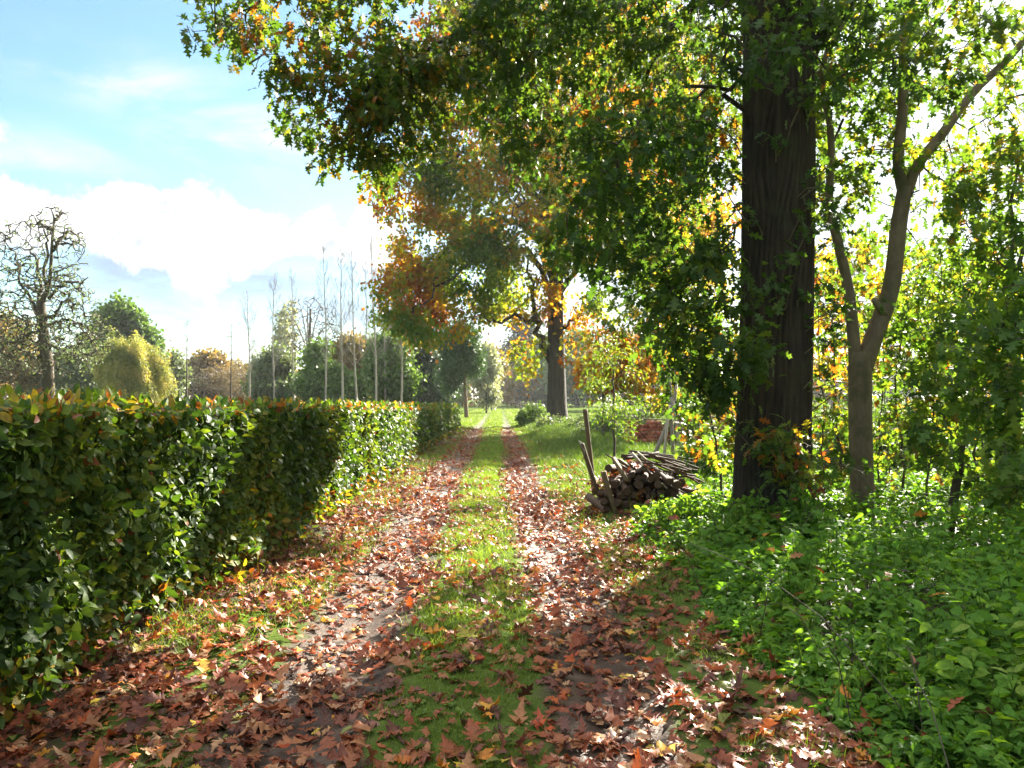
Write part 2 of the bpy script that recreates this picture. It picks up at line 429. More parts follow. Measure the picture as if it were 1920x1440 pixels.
HALF = 1.30
def rut_at(x, y):
    c = pathc(y); k = np.exp(-np.maximum(y - 30, 0) / 25)
    a = np.maximum(np.exp(-((x - c + .78) / .36) ** 2), np.exp(-((x - c - .74) / .33) ** 2) * .95)
    v = np.clip((np.abs(x - c) - 1.05) / .3, 0, 1) * np.clip((16 - y) / 6, 0, 1) * .42
    return np.maximum(a * (.35 + .65 * k) * np.where(y > 38, .75, 1), v)
def litter_at(x, y):     # bare leafy soil under the hedge and the thicket
    h = np.exp(-((x + 2.35) / .35) ** 2) * (y < 37) * .75
    t = np.clip((x - 1.5) / .6, 0, 1) * np.clip((7.5 - x) / 2, 0, 1) * (y < 13) * .6
    return np.maximum(rut_at(x, y) * (np.abs(x - pathc(y)) < HALF + .1), np.maximum(h, t))


gx = spread_axis(-900, 900, -4, 6, .16); gy = spread_axis(-40, 1500, 0, 32, .16)
def ground_z(X, Y):
    inside = np.clip((HALF - .04 - np.abs(X - pathc(Y))) / .08, 0, 1) * (Y < 220)
    return gz(X, Y) - .05 * inside
grid_sheet('ground', gx, gy, ground_z, litter_at, M['ground'])
pu = np.linspace(-HALF, HALF, 31); py_ = spread_axis(-3, 218, 0, 30, .14, 1.08)
def path_sheet():
    U, Y = np.meshgrid(pu, py_); X = U + pathc(Y); Z = gz(X, Y) + .004
    V = np.stack([X, Y, Z], -1).reshape(-1, 3); nx = len(pu)
    i = (np.arange(len(py_) - 1)[:, None] * nx + np.arange(nx - 1)[None]).ravel()
    g = Geo(); g.add(V, np.stack([i, i + 1, i + nx + 1, i + nx], 1)); o = g.build('path', M['ground'], smooth=True)
    a = o.data.attributes.new('rut', 'FLOAT', 'POINT'); a.data.foreach_set('value', rut_at(V[:, 0], V[:, 1]).astype(np.float32))
    tag(o, kind='structure')
path_sheet()


# ------------------------------------------------------------------ trees
def crown_leaves(g, leaf, tw, per, rng, size, sv=.3, droop=.5, spread=.06, tintf=None, lo=.3, tb=.0, tr=.45, scale_y=None, wid=None):
    p, d = twig_points(tw, per, rng, lo, 1.06, spread)
    n = len(p); dr = nrm(d * .55 + rdir(rng, n) * .8 + np.array([0, 0, -droop]))
    up = nrm(rdir(rng, n) * .8 + np.array([0, 0, .9]))
    t = np.clip(tb + tr * rng.random(n) + (tintf(p) if tintf is not None else 0), 0, 1)
    scatter(g, leaf, p, dr, up, size * (1 + sv * rng.uniform(-1, 1, n)), t, wid)
    return p


def oak_near():
    rng = rg(11); base = np.array([2.86, 8.8, 0.])
    root = thing('oak_tree', 'massive red oak with ridged bark and flared base rising from the ground cover', 'tree', base, 'red oaks along the path')
    tr = smooth_line([(2.84, 8.8, -.1), (2.85, 8.8, .35), (2.88, 8.8, 1.2), (2.93, 8.8, 3.0), (2.96, 8.8, 6.0), (3.0, 9.0, 10.0), (2.9, 9.2, 15)], 60)
    zz = tr[:, 2]; rad = np.interp(zz, [-.1, .15, .5, 1.2, 3, 5.5, 6.3, 10, 15], [.66, .56, .46, .41, .385, .39, .43, .30, .08])
    g = Geo(); na, nz_ = 200, 260; zt = np.concatenate([np.linspace(-.1, 6.6, 220), np.linspace(6.7, 15, 40)]); an = np.arange(na) * 2 * pi / na
    A, Z = np.meshgrid(an, zt); q = np.stack([np.cos(A) * 1., np.sin(A) * 1., Z * .16], -1)
    wv = A + .10 * np.sin(Z * 1.3 + 2 * np.cos(A)) + .05 * np.sin(Z * 4.1 + 3 * np.sin(2 * A))
    ridge = np.abs(np.sin(wv * 17 + 1.6 * np.sin(Z * 2.1 + 3 * A) + .8 * np.sin(Z * 5.3 - 5 * A))); plate = np.abs(np.sin(Z * 9 + 6 * np.sin(A * 9) + 4 * np.sin(Z * 1.1)))
    rel = .030 * (ridge ** .55 - .7) + .018 * np.minimum(plate, .5) * ridge + .05 * (vn(q, 2.2, 2.) - .5)
    root_ = .12 * np.exp(-np.maximum(Z, 0) / .38) * (np.cos(A * 5 + .7) * .6 + np.cos(A * 3 + 2.) * .4)
    Rr = np.interp(Z, [-.1, .15, .5, 1.2, 3, 5.5, 6.3, 10, 15], [.56, .48, .41, .375, .36, .37, .41, .30, .08]) + rel * np.clip((15 - Z) / 5, .2, 1) + root_
    cx_ = np.interp(Z, zz, tr[:, 0]); cy_ = np.interp(Z, zz, tr[:, 1]); V = np.stack([cx_ + Rr * np.cos(A), cy_ + Rr * np.sin(A), Z], -1).reshape(-1, 3)
    ii = (np.arange(len(zt) - 1)[:, None] * na); jj = np.arange(na)[None]; j2 = (jj + 1) % na
    g.add(V, np.stack([ii + jj, ii + j2, ii + na + j2, ii + na + jj], -1).reshape(-1, 4)); g.build('trunk', M['bark'], root, base, True)
    limbs = [
        [(2.7, 8.8, 7.4), (1.2, 9.1, 7.9), (-.8, 9.4, 7.3), (-2.4, 9.5, 6.8), (-3.4, 9.5, 6.1)],
        [(2.7, 8.9, 6.7), (1.6, 9.7, 6.9), (.2, 10.4, 6.7), (-1.4, 10.6, 6.0), (-2.2, 10.8, 4.6)],
        [(2.7, 8.7, 4.4), (2.1, 8.5, 4.9), (1.4, 8.4, 4.5), (.7, 8.3, 3.5)],
        [(2.7, 8.6, 3.4), (2.3, 8.2, 3.3), (1.9, 8.0, 2.6), (1.5, 7.8, 1.9)],
        [(3.2, 8.8, 5.2), (3.7, 8.6, 5.9), (4.4, 8.2, 6.8), (5.6, 7.8, 7.2)],
        [(3.0, 9.1, 6.0), (2.6, 10.6, 6.9), (2.2, 12.6, 6.8), (1.9, 15.2, 5.5)],
        [(3.0, 9.2, 8.0), (1.0, 10.5, 9.8), (-1.5, 11.5, 10.6)],
        [(3.0, 9.0, 9.0), (4.6, 10.5, 10.4), (6.5, 11.8, 10.8)],
        [(2.8, 8.6, 7.5), (1.0, 7.0, 8.8), (-1.5, 5.8, 9.0), (-3.0, 5.0, 8.4)],
        [(3.0, 8.6, 7.2), (4.5, 6.6, 8.2), (5.8, 5.0, 8.4)],
    ]
    lr = [.13, .10, .035, .022, .10, .12, .16, .16, .15, .13]
    lines = []
    for l, r in zip(limbs, lr):
        s = smooth_line(l, 16); s[2:] += rng.normal(size=(14, 3)) * .05; lines.append(s)
        g = Geo(); tube(g, s, r * (1 - np.linspace(0, .94, 16) ** .8), 8); g.build('branch', M['bark'], root, base, True)
    ells = [((-2.1, 9.6, 6.15), (1.8, 1.6, 1.15), 1.0), ((-2.35, 10.2, 5.35), (.8, 1.0, .6), 1.1), ((-1.6, 10.6, 5.2), (.7, .9, .55), 1.0), ((-2.15, 10.8, 4.65), (.5, .7, .5), 1.2), ((-1.1, 10.6, 5.7), (.8, .9, .5), 1.0), ((-2.2, 10.9, 4.1), (.32, .45, .33), 1.3), ((-.2, 10.8, 6.1), (1.5, 1.5, .9), .7), ((.3, 11.2, 5.0), (.7, .9, .5), .45), ((.5, 11.5, 6.2), (1.6, 2., .8), .4),
            ((1.4, 8.4, 3.7), (1.0, .9, 1.1), 1.4), ((1.98, 7.9, 2.25), (.62, .7, .8), 1.9), ((.9, 9.4, 6.3), (1.6, 1.6, .7), 1.2), ((1.9, 10.5, 4.6), (.9, 1.2, 1.2), .9),
            ((3.9, 10.2, 5.2), (1.2, 1.0, 1.4), .55), ((2.2, 15.6, 5.3), (1.1, 2.1, .85), 1.4), ((1.35, 14.6, 4.5), (.85, 1.8, .7), 1.6),
            ((3.7, 7.7, 5.4), (1.9, 1.1, 1.0), .85), ((2.2, 12.8, 6.8), (2.4, 2.0, 1.4), .8),
            ((2.5, 10, 10.5), (5.5, 5.0, 3.4), .12), ((-1.8, 6.6, 8.3), (2.2, 2.6, 1.3), .5), ((4.8, 6.2, 8.0), (2., 2., 1.2), .25)]
    T = in_ellipsoids(rng, ells, 3300, .1, lambda p: (vn(p, 1.9) > .46) * 1.)
    T = T[(T[:, 1] > 3.5)]
    tw, r0, tp = grow(lines, T, rng, .05, .14, .3, .0035, .45, .05)
    g = Geo(); twig_mesh(g, tw, r0, tp, 4)
    lf = Geo()
    warm = lambda p: .55 * (vn(p, .9, 3.) - .5) + .10 * (p[:, 0] < -.8) + .3 * np.clip((p[:, 1] - 9.3) / 4, 0, 1) * (p[:, 2] < 7)
    p = crown_leaves(lf, LEAF_OAK, tw, 9, rng, .150, .25, .55, .09, warm, .25, .08, .55)
    cr = lf.build('crown', M['oak'], root, base)
    g.build('crown_twigs', M['twig'], cr, base)
    # shoots sprouting straight from the trunk
    sh = Geo(); lf = Geo(); tws = []
    for i in range(54):
        z = rng.uniform(.6, 5.6); a = rng.uniform(pi * .9, pi * 2.1); L = rng.uniform(.35, 1.0)
        b = np.array([2.9 + .37 * cos(a), 8.8 + .37 * sin(a), z]); e = b + np.array([cos(a) * L * .8, sin(a) * L * .6, rng.uniform(.0, .6) * L])
        m_ = (b + e) / 2 + (0, 0, .1 * L); tws.append(np.array([b, (b + m_) / 2, m_, (m_ + e) / 2, e]))
    twig_mesh(sh, tws, np.full(len(tws), .008), .003, 5)
    keep = [t for i, t in enumerate(tws) if i % 5]
    crown_leaves(lf, LEAF_OAK, keep, 12, rng, .13, .3, .4, .07, lambda p: .5 * (vn(p, 2., 1.) - .45), .35, .1, .55)
    o = lf.build('shoot_leaves', M['oak'], root, base); sh.build('crown_shoots', M['smooth'], o, base)


def oak_far():
    rng = rg(12); base = np.array([2.55, 46., .15])
    root = thing('oak_tree', 'tall red oak turning rust and orange beside the far stretch of path', 'tree', base, 'red oaks along the path')
    tr = smooth_line([P(1045, 800, 46), P(1044, 770, 46), P(1043, 700, 46), P(1042, 600, 46), P(1043, 520, 46), P(1040, 400, 46.5), P(1045, 220, 47), P(1050, 60, 47)], 40)
    zz = tr[:, 2]; rad = np.interp(zz, [0, 1, 3, 8, 14, 23], [.75, .58, .50, .43, .3, .08])
    g = Geo(); tube(g, tr, rad, 20, flute=.05); g.build('trunk', M['bark_dk'], root, base, True)
    limbs = [
        [P(1040, 690, 46), P(1020, 650, 45.5), P(1005, 600, 45), P(1000, 540, 44.5), P(985, 470, 44)],
        [P(1008, 602, 45), P(975, 596, 44), P(940, 600, 43), P(905, 598, 42)],
        [P(1035, 560, 46), P(1000, 480, 45), P(950, 460, 43.5), P(890, 490, 42), P(820, 540, 41), P(780, 575, 41)],
        [P(1035, 520, 46), P(990, 430, 45), P(930, 415, 44), P(860, 450, 43), P(790, 500, 42.5), P(740, 540, 42.5)],
        [P(1042, 440, 46), P(1000, 360, 45), P(930, 300, 44), P(860, 290, 43), P(790, 330, 42)],
        [P(1042, 330, 46), P(1010, 230, 46), P(960, 120, 45), P(900, 60, 44)],
        [P(1045, 560, 46), P(1080, 500, 46), P(1140, 450, 45), P(1220, 430, 44), P(1280, 470, 44)],
        [P(1042, 500, 46), P(1100, 470, 43), (5.6, 39, 9.8), (7.5, 36, 9.0)],
        [P(1045, 620, 46), P(1075, 600, 46), P(1100, 560, 45), P(1150, 540, 44)],
        [P(1045, 400, 46), P(1090, 300, 46), P(1160, 200, 46), P(1250, 140, 46)],
        [P(1045, 420, 46), P(1060, 380, 50), P(1090, 300, 54), P(1100, 260, 56)],
        [P(1044, 250, 46.5), P(1060, 120, 47), P(1100, 20, 47)],
        [P(1040, 450, 46), P(1010, 400, 42), P(980, 380, 38), P(960, 400, 35)],
        [P(1045, 640, 46), P(1060, 640, 45), P(1085, 630, 44.5)],
    ]
    lr = [.26, .16, .2, .2, .2, .2, .18, .17, .14, .2, .22, .15, .16, .12]
    lines = [tr[18:]]
    for l, r in zip(limbs, lr):
        s = smooth_line(l, 16); s[2:] += rng.normal(size=(14, 3)) * .12; lines.append(s)
        g = Geo(); tube(g, s, np.linspace(r, r * .15, 16), 7); g.build('branch', M['bark_dk'], root, base, True)
    E = lambda px, py, Y, rx, ry, rz, w=1.: (P(px, py, Y), (rx * Y / FPX, ry, rz * Y / FPX), w)
    ells = [E(850, 500, 43, 130, 3.5, 110, 1.6), E(780, 555, 42.5, 80, 2.5, 75, 1.7), E(765, 385, 43.5, 70, 3, 80, 1.3), E(930, 390, 44, 150, 5, 120), E(880, 250, 44, 150, 5, 130, .9),
            E(1010, 150, 46, 190, 6, 180), E(900, 110, 45, 150, 5, 120, 1.1), E(1040, 20, 46, 230, 6, 110), E(1150, 180, 46, 190, 6, 190), E(1190, 400, 45, 170, 5, 130), E(970, 560, 45, 90, 4, 45, .9), E(1250, 480, 44, 90, 3, 60, .8),
            E(815, 610, 42, 75, 2, 42, 1.6), E(1000, 320, 38, 140, 4, 120, .6), E(985, 665, 45, 42, 1.6, 38, .5), E(1110, 610, 44, 60, 2, 60, .7), ((7., 36.5, 9.2), (3.4, 4., 2.4), .9)]
    T = in_ellipsoids(rng, ells, 4000, .15, lambda p: (vn(p, .62, 5.) > .44) * 1.)
    tw, r0, tp = grow(lines, T, rng, .10, .10, .8, .007, .5, .09)
    g = Geo(); twig_mesh(g, tw, r0, tp, 4)
    lf = Geo()
    low = P(985, 665, 45)
    tf = lambda p: 1.0 * (vn(p, .55, 9.) - .5) + .45 * np.exp(-np.linalg.norm(p - low, axis=1) / 1.3) + .12 * np.clip((-p[:, 0] - 2) / 6, 0, 1)
    crown_leaves(lf, LEAF_OAK_LO, tw, 25, rng, .24, .3, .5, .30, tf, .1, .36, .28)
    cr = lf.build('crown', M['oak_far'], root, base); g.build('crown_twigs', M['bark_dk'], cr, base)


def fork_tree():
    rng = rg(13); Y = 9.4; base = P(1617, 1010, Y); base[2] = 0
    root = thing('forked_tree', 'young smooth barked tree forking low into two pale stems', 'tree', base)
    stem = smooth_line([P(1617, 1015, Y), P(1615, 900, Y), P(1613, 760, Y), P(1614, 660, Y)], 14)
    w = lambda px: px * Y / FPX / 2
    g = Geo(); tube(g, stem, np.interp(np.linspace(0, 1, 14), [0, .1, 1], [w(56), w(42), w(42)]), 18, flute=.02); g.build('trunk', M['smooth'], root, base, True)
    arms = [([P(1606, 690, Y), P(1600, 620, Y), P(1592, 540, Y), P(1570, 440, Y), P(1557, 380, Y), P(1562, 250, Y), P(1545, 120, Y), P(1610, 0, Y)], 25, 8),
            ([P(1618, 690, Y), P(1640, 630, Y), P(1672, 540, Y), P(1688, 420, Y), P(1700, 350, Y)], 36, 27),
            ([P(1698, 365, Y), P(1688, 300, Y), P(1697, 200, Y), P(1700, 100, Y), P(1708, 0, Y), P(1716, -160, Y)], 22, 15),
            ([P(1702, 365, Y), P(1722, 310, Y), P(1770, 250, Y), P(1830, 170, Y), P(1920, 80, Y), P(2010, -60, Y)], 23, 10)]
    lines = []
    for pts, a, b in arms:
        s = smooth_line(pts, 20); lines.append(s); g = Geo(); tube(g, s, np.linspace(w(a), w(b), 20), 14); g.build('branch', M['smooth'], root, base, True)
    g = Geo()
    s = smooth_line([P(1662, 590, Y - .05), P(1648, 575, Y - .15), P(1640, 560, Y - .2)], 5); tube(g, s, [w(16), w(14), w(13), w(12), w(11)], 8); g.build('branch_stub', M['smooth'], root, base, True)
    ells = [(P(1720, 130, 9.6), (1.5, 1.0, 1.3)), (P(1850, 250, 9.8), (1.0, 1.2, 1.2)), (P(1600, 200, 10), (.9, 1., 1.2)), (P(1760, 480, 10.2), (1.0, 1.0, .9), .7), (P(1560, 520, 10), (.5, .6, .9), .6), ((5, 10, 7.5), (2, 1.6, 1.6), .5)]
    T = in_ellipsoids(rng, ells, 420, .1, lambda p: (vn(p, 1.5, 2.) > .36) * 1.)
    tw, r0, tp = grow(lines, T, rng, .1, .14, .3, .003, .45, .03)
    g = Geo(); twig_mesh(g, tw, r0, tp); lf = Geo()
    crown_leaves(lf, LEAF_OAK, tw, 9, rng, .13, .3, .45, .09, lambda p: .35 * (vn(p, 1.3, 6.) - .5), .3, .15, .65)
    cr = lf.build('crown', M['sap'], root, base); g.build('crown_twigs', M['twig'], cr, base)


def sapling(pts, r, ells, nt, per, label, seed, size=.12, mat='sap', leaf=LEAF_OAK, tb=.1, tr=.75, name='sapling', bark='twig', group='saplings in the thicket', arch=.12):
    rng = rg(seed); pts = np.array(pts, float); base = pts[0].copy(); base[2] = 0; pts[0, 2] = -.05
    root = thing(name, label, 'sapling', base, group)
    s = smooth_line(pts, 18); s[2:-1] += rng.normal(size=(15, 3)) * .018
    g = Geo(); tube(g, s, np.linspace(r, r * .35, 18), 8); g.build('stem', M[bark], root, base, True)
    T = in_ellipsoids(rng, ells, nt, .1, lambda p: (vn(p, 1.6, seed) > .34) * 1.)
    tw, r0, tp = grow([s], T, rng, arch, .14, .25, .0028, .45, r * .6)
    lf = Geo(); crown_leaves(lf, leaf, tw, per, rng, size, .3, .4, .07, lambda p: .35 * (vn(p, 1.2, seed) - .5), .25, tb, tr)
    cr = lf.build('crown', M[mat], root, base)
    g = Geo(); twig_mesh(g, tw, r0, tp); g.build('crown_twigs', M[bark], cr, base)
    return root


def thicket():
    A = lambda px, py, Y, rx, ry, rz, w=1.: (P(px, py, Y), (rx * Y / FPX, ry, rz * Y / FPX), w)
    sapling([P(1775, 1040, 8.6), P(1790, 900, 8.6), P(1830, 760, 8.6), P(1880, 600, 8.4), P(1930, 430, 8.2)], .055, [A(1840, 600, 7.6, 170, .8, 210), A(1780, 780, 7.4, 130, .6, 90)], 120, 10,
            'dark leaning sapling with big green oak leaves to the right of the forked tree', 101, .145, tb=.0, tr=.7)
    sapling([P(1880, 1050, 8.9), P(1895, 850, 8.9), P(1905, 700, 8.9), P(1900, 480, 8.9), P(1915, 300, 8.8)], .045, [A(1890, 420, 8.6, 110, .8, 170), A(1880, 850, 8.2, 90, .6, 110, .7)], 130, 10,
            'upright dark sapling at the outer edge of the thicket, behind the leaning one', 102, .135)
    sapling([P(1700, 1010, 10.8), P(1690, 860, 10.8), P(1680, 700, 10.8), P(1720, 520, 10.9)], .022, [A(1700, 640, 10.8, 100, .8, 150), A(1660, 820, 10.6, 70, .6, 90)], 80, 8,
            'thin dark sapling close behind the forked tree on its right', 103, .12)
    sapling([P(1580, 980, 11.4), P(1570, 800, 11.4), P(1560, 650, 11.3), P(1575, 460, 11.2)], .025, [A(1565, 620, 11.2, 60, .7, 190), A(1560, 850, 11.2, 60, .6, 90)], 90, 8,
            'thin sapling with orange tinged leaves between the big oak and the forked tree', 104, .12, tb=.25, tr=.75)
    sapling([P(1650, 985, 12.5), P(1645, 850, 12.5), P(1660, 700, 12.5), P(1640, 560, 12.4)], .018, [A(1650, 700, 12.4, 70, .7, 150)], 60, 8,
            'slender sapling with sparse leaves standing against the sunlit meadow', 105, .115)
    sapling([P(1830, 985, 12.0), P(1815, 880, 12.0), P(1780, 700, 12.), P(1765, 560, 12.)], .028, [A(1790, 640, 12, 100, .8, 130), A(1820, 820, 12, 90, .8, 80)], 100, 8,
            'sapling with slanting stem deep in the thicket before the meadow', 106, .12, tb=.15)
    sapling([P(1360, 985, 10.5), P(1352, 900, 10.4), P(1335, 800, 10.2), P(1300, 650, 10.)], .020, [A(1340, 790, 9.9, 70, .6, 100), A(1300, 640, 9.9, 90, .6, 90)], 85, 9,
            'oak sapling with dark and orange leaves just left of the massive trunk', 107, .135, tb=.1, tr=.9)
    sapling([P(1480, 985, 9.0), P(1500, 930, 8.6), P(1515, 880, 8.3), P(1520, 820, 8.2)], .012, [A(1490, 850, 8.1, 75, .4, 60)], 30, 9,
            'small oak sapling with orange tips in front of the massive trunk', 108, .13, tb=.2, tr=.8)
    sapling([P(1985, 1130, 6.6), P(1960, 900, 6.6), P(1930, 700, 6.6), P(1900, 560, 6.6)], .03, [A(1900, 660, 6.4, 120, .5, 130), A(1930, 860, 6.4, 90, .5, 90)], 80, 9,
            'near sapling leaning in at the thicket edge with the largest green leaves', 109, .15, tb=.0, tr=.65)
    for i, (px, px2, Y, r_, lab) in enumerate(((1730, 1765, 9.8, .016, 'whippy dark stem just right of the forked tree, almost leafless'), (1825, 1850, 10.4, .02, 'dark straight stem behind the leaning sapling with few leaves'), (1668, 1655, 13.5, .014, 'far thin stem seen between forked tree and dark sapling'), (1545, 1535, 10.2, .012, 'thin leafless whip beside the massive trunk'), (1870, 1800, 9.6, .022, 'dark sapling slanting across towards the forked tree'), (1905, 1940, 10.8, .02, 'dark stem at the outermost edge of the thicket'))):
        sapling([P(px, 1010, Y), P((px * 2 + px2) / 3, 860, Y), P((px + 2 * px2) / 3, 700, Y), P(px2, 480, Y)], r_, [A((px + px2) / 2, 620, Y, 90, .8, 200), A(px, 830, Y, 70, .7, 110)], 55, 7, lab, 300 + i, .11, tb=.12)
    for i, (px, Y, ty, lab) in enumerate(((1590, 25, 430, 'young oak with rust and green leaves beyond the forked tree'), (1750, 27, 440, 'light green young oak at the meadow side behind the thicket stems'), (1900, 24, 470, 'yellowing young oak at the sunny outer end of the thicket'))):
        sapling([P(px, 830, Y), P(px + 5, 740, Y), P(px - 8, 600, Y), P(px, ty + 40, Y)], .05, [A(px, (ty + 640) / 2, Y, 115, 1.6, (640 - ty) / 2), A(px, 680, Y, 100, 1.4, 60, .8)], 230, 13, lab, 320 + i, .17, mat='oak_far', leaf=LEAF_OAK_LO, tb=(.35, .05, .3)[i], tr=.5, name='young_oak', group='young oaks beyond the thicket')
    # young oaks and ash behind the wood pile
    sapling([P(1150, 868, 14.5), P(1152, 800, 14.5), P(1150, 740, 14.5), P(1146, 660, 14.5)], .028, [A(1150, 730, 14.3, 65, .6, 90), A(1155, 790, 14.2, 50, .5, 50), A(1150, 660, 14.4, 40, .5, 30)], 110, 16,
            'feathery green ash sapling growing behind the wood pile', 110, .075, leaf=LEAF_LANCE, tb=.3, tr=.5, name='ash_sapling', arch=.3, group=None)
    sapling([P(1130, 800, 27), P(1132, 740, 27), P(1128, 680, 27), P(1120, 610, 27)], .05, [A(1120, 680, 26.5, 70, 1.2, 70), A(1180, 690, 26.5, 60, 1.2, 50)], 150, 13,
            'young oak glowing orange and yellow between the wood pile and far oak', 111, .17, mat='oak_far', leaf=LEAF_OAK_LO, tb=.45, tr=.6, name='young_oak', group='young oaks beyond the wood pile')
    sapling([P(1262, 825, 28), P(1258, 760, 28), P(1255, 660, 28), P(1265, 540, 28)], .06, [A(1240, 640, 27.8, 95, 1.5, 90), A(1290, 560, 27.8, 90, 1.5, 90), A(1250, 730, 28, 80, 1.4, 50)], 250, 15,
            'young oak with green and rusty leaves behind the brick stack', 112, .16, mat='oak_far', leaf=LEAF_OAK_LO, tb=.15, tr=.75, name='young_oak', group='young oaks beyond the wood pile')
    sapling([P(1220, 810, 32), P(1225, 740, 32), P(1228, 650, 32), P(1215, 540, 32)], .06, [A(1200, 590, 32, 100, 1.5, 90), A(1210, 700, 32, 100, 1.5, 60)], 170, 13,
            'slim two metre wide oak with mixed green leaves farthest behind the bricks', 113, .2, mat='oak_far', leaf=LEAF_OAK_LO, tb=.0, tr=.6, name='young_oak', group='young oaks beyond the wood pile')
    sapling([P(1250, 790, 36), P(1252, 730, 36), P(1250, 600, 36), P(1250, 520, 36)], .06, [A(1330, 600, 36, 120, 2, 140), A(1400, 720, 36, 120, 2, 60)], 170, 13,
            'broad young oak spreading behind the massive trunk', 114, .2, mat='oak_far', leaf=LEAF_OAK_LO, tb=.1, tr=.7, name='young_oak', group='young oaks beyond the wood pile')


def plain_tree(name, label, base, trunk, r, ells, nt, per, size, mat, leaf=LEAF_DIA, bark='bark_dk', seed=1, thin=.36, fq=.5, tb=.2, tr=.6, droop=.4, spread=.3, group=None, cat='tree', tipr=.012, arch=.1, wood=True, wid=None, tw_mat=None):
    """trunk, crown of leaves on real twigs"""
    rng = rg(seed); base = np.array(base, float)
    root = thing(name, label, cat, base, group)
    s = smooth_line(trunk, 14); g = Geo(); tube(g, s, np.linspace(r, r * .25, 14), 8); g.build('trunk', M[bark], root, base, True)
    T = in_ellipsoids(rng, ells, nt, .25, lambda p: (vn(p, fq, seed) > thin) * 1.)
    tw, r0, tp = grow([s], T, rng, arch, .12, .9, tipr, .45, r * .6)
    if per:
        lf = Geo(); crown_leaves(lf, leaf, tw, per, rng, size, .35, droop, spread, lambda p: .4 * (vn(p, fq * .8, seed + 3) - .5), .15, tb, tr, wid=wid)
        par = lf.build('crown', M[mat], root, base)
    else: par = root
    if wood:
        g = Geo(); twig_mesh(g, tw, r0, tp, 3); g.build('crown_twigs' if per else 'crown', M[tw_mat or bark], par, base)
    return root


def col(name, ramp, tr=.35): M[name] = m_leaf(name, ramp, tr, .55, .3, (1.7, 1.6, .8))
col('pine_needles', [(0, (.018, .050, .014)), (1, (.055, .115, .028))], .25)
col('dark_conifer', [(0, (.016, .036, .018)), (1, (.045, .075, .035))], .2)
col('grey_green', [(0, (.05, .085, .035)), (1, (.13, .17, .085))])
col('fresh_green', [(0, (.04, .09, .02)), (1, (.11, .18, .04))])
col('willow_leaf', [(0, (.13, .17, .05)), (.5, (.24, .25, .07)), (1, (.34, .30, .10))])
col('ochre', [(0, (.08, .085, .03)), (.6, (.16, .12, .04)), (1, (.2, .1, .03))])
col('silver_leaf', [(0, (.09, .12, .07)), (1, (.30, .33, .26))])
col('brown_haze', [(0, (.08, .065, .045)), (1, (.15, .115, .075))])


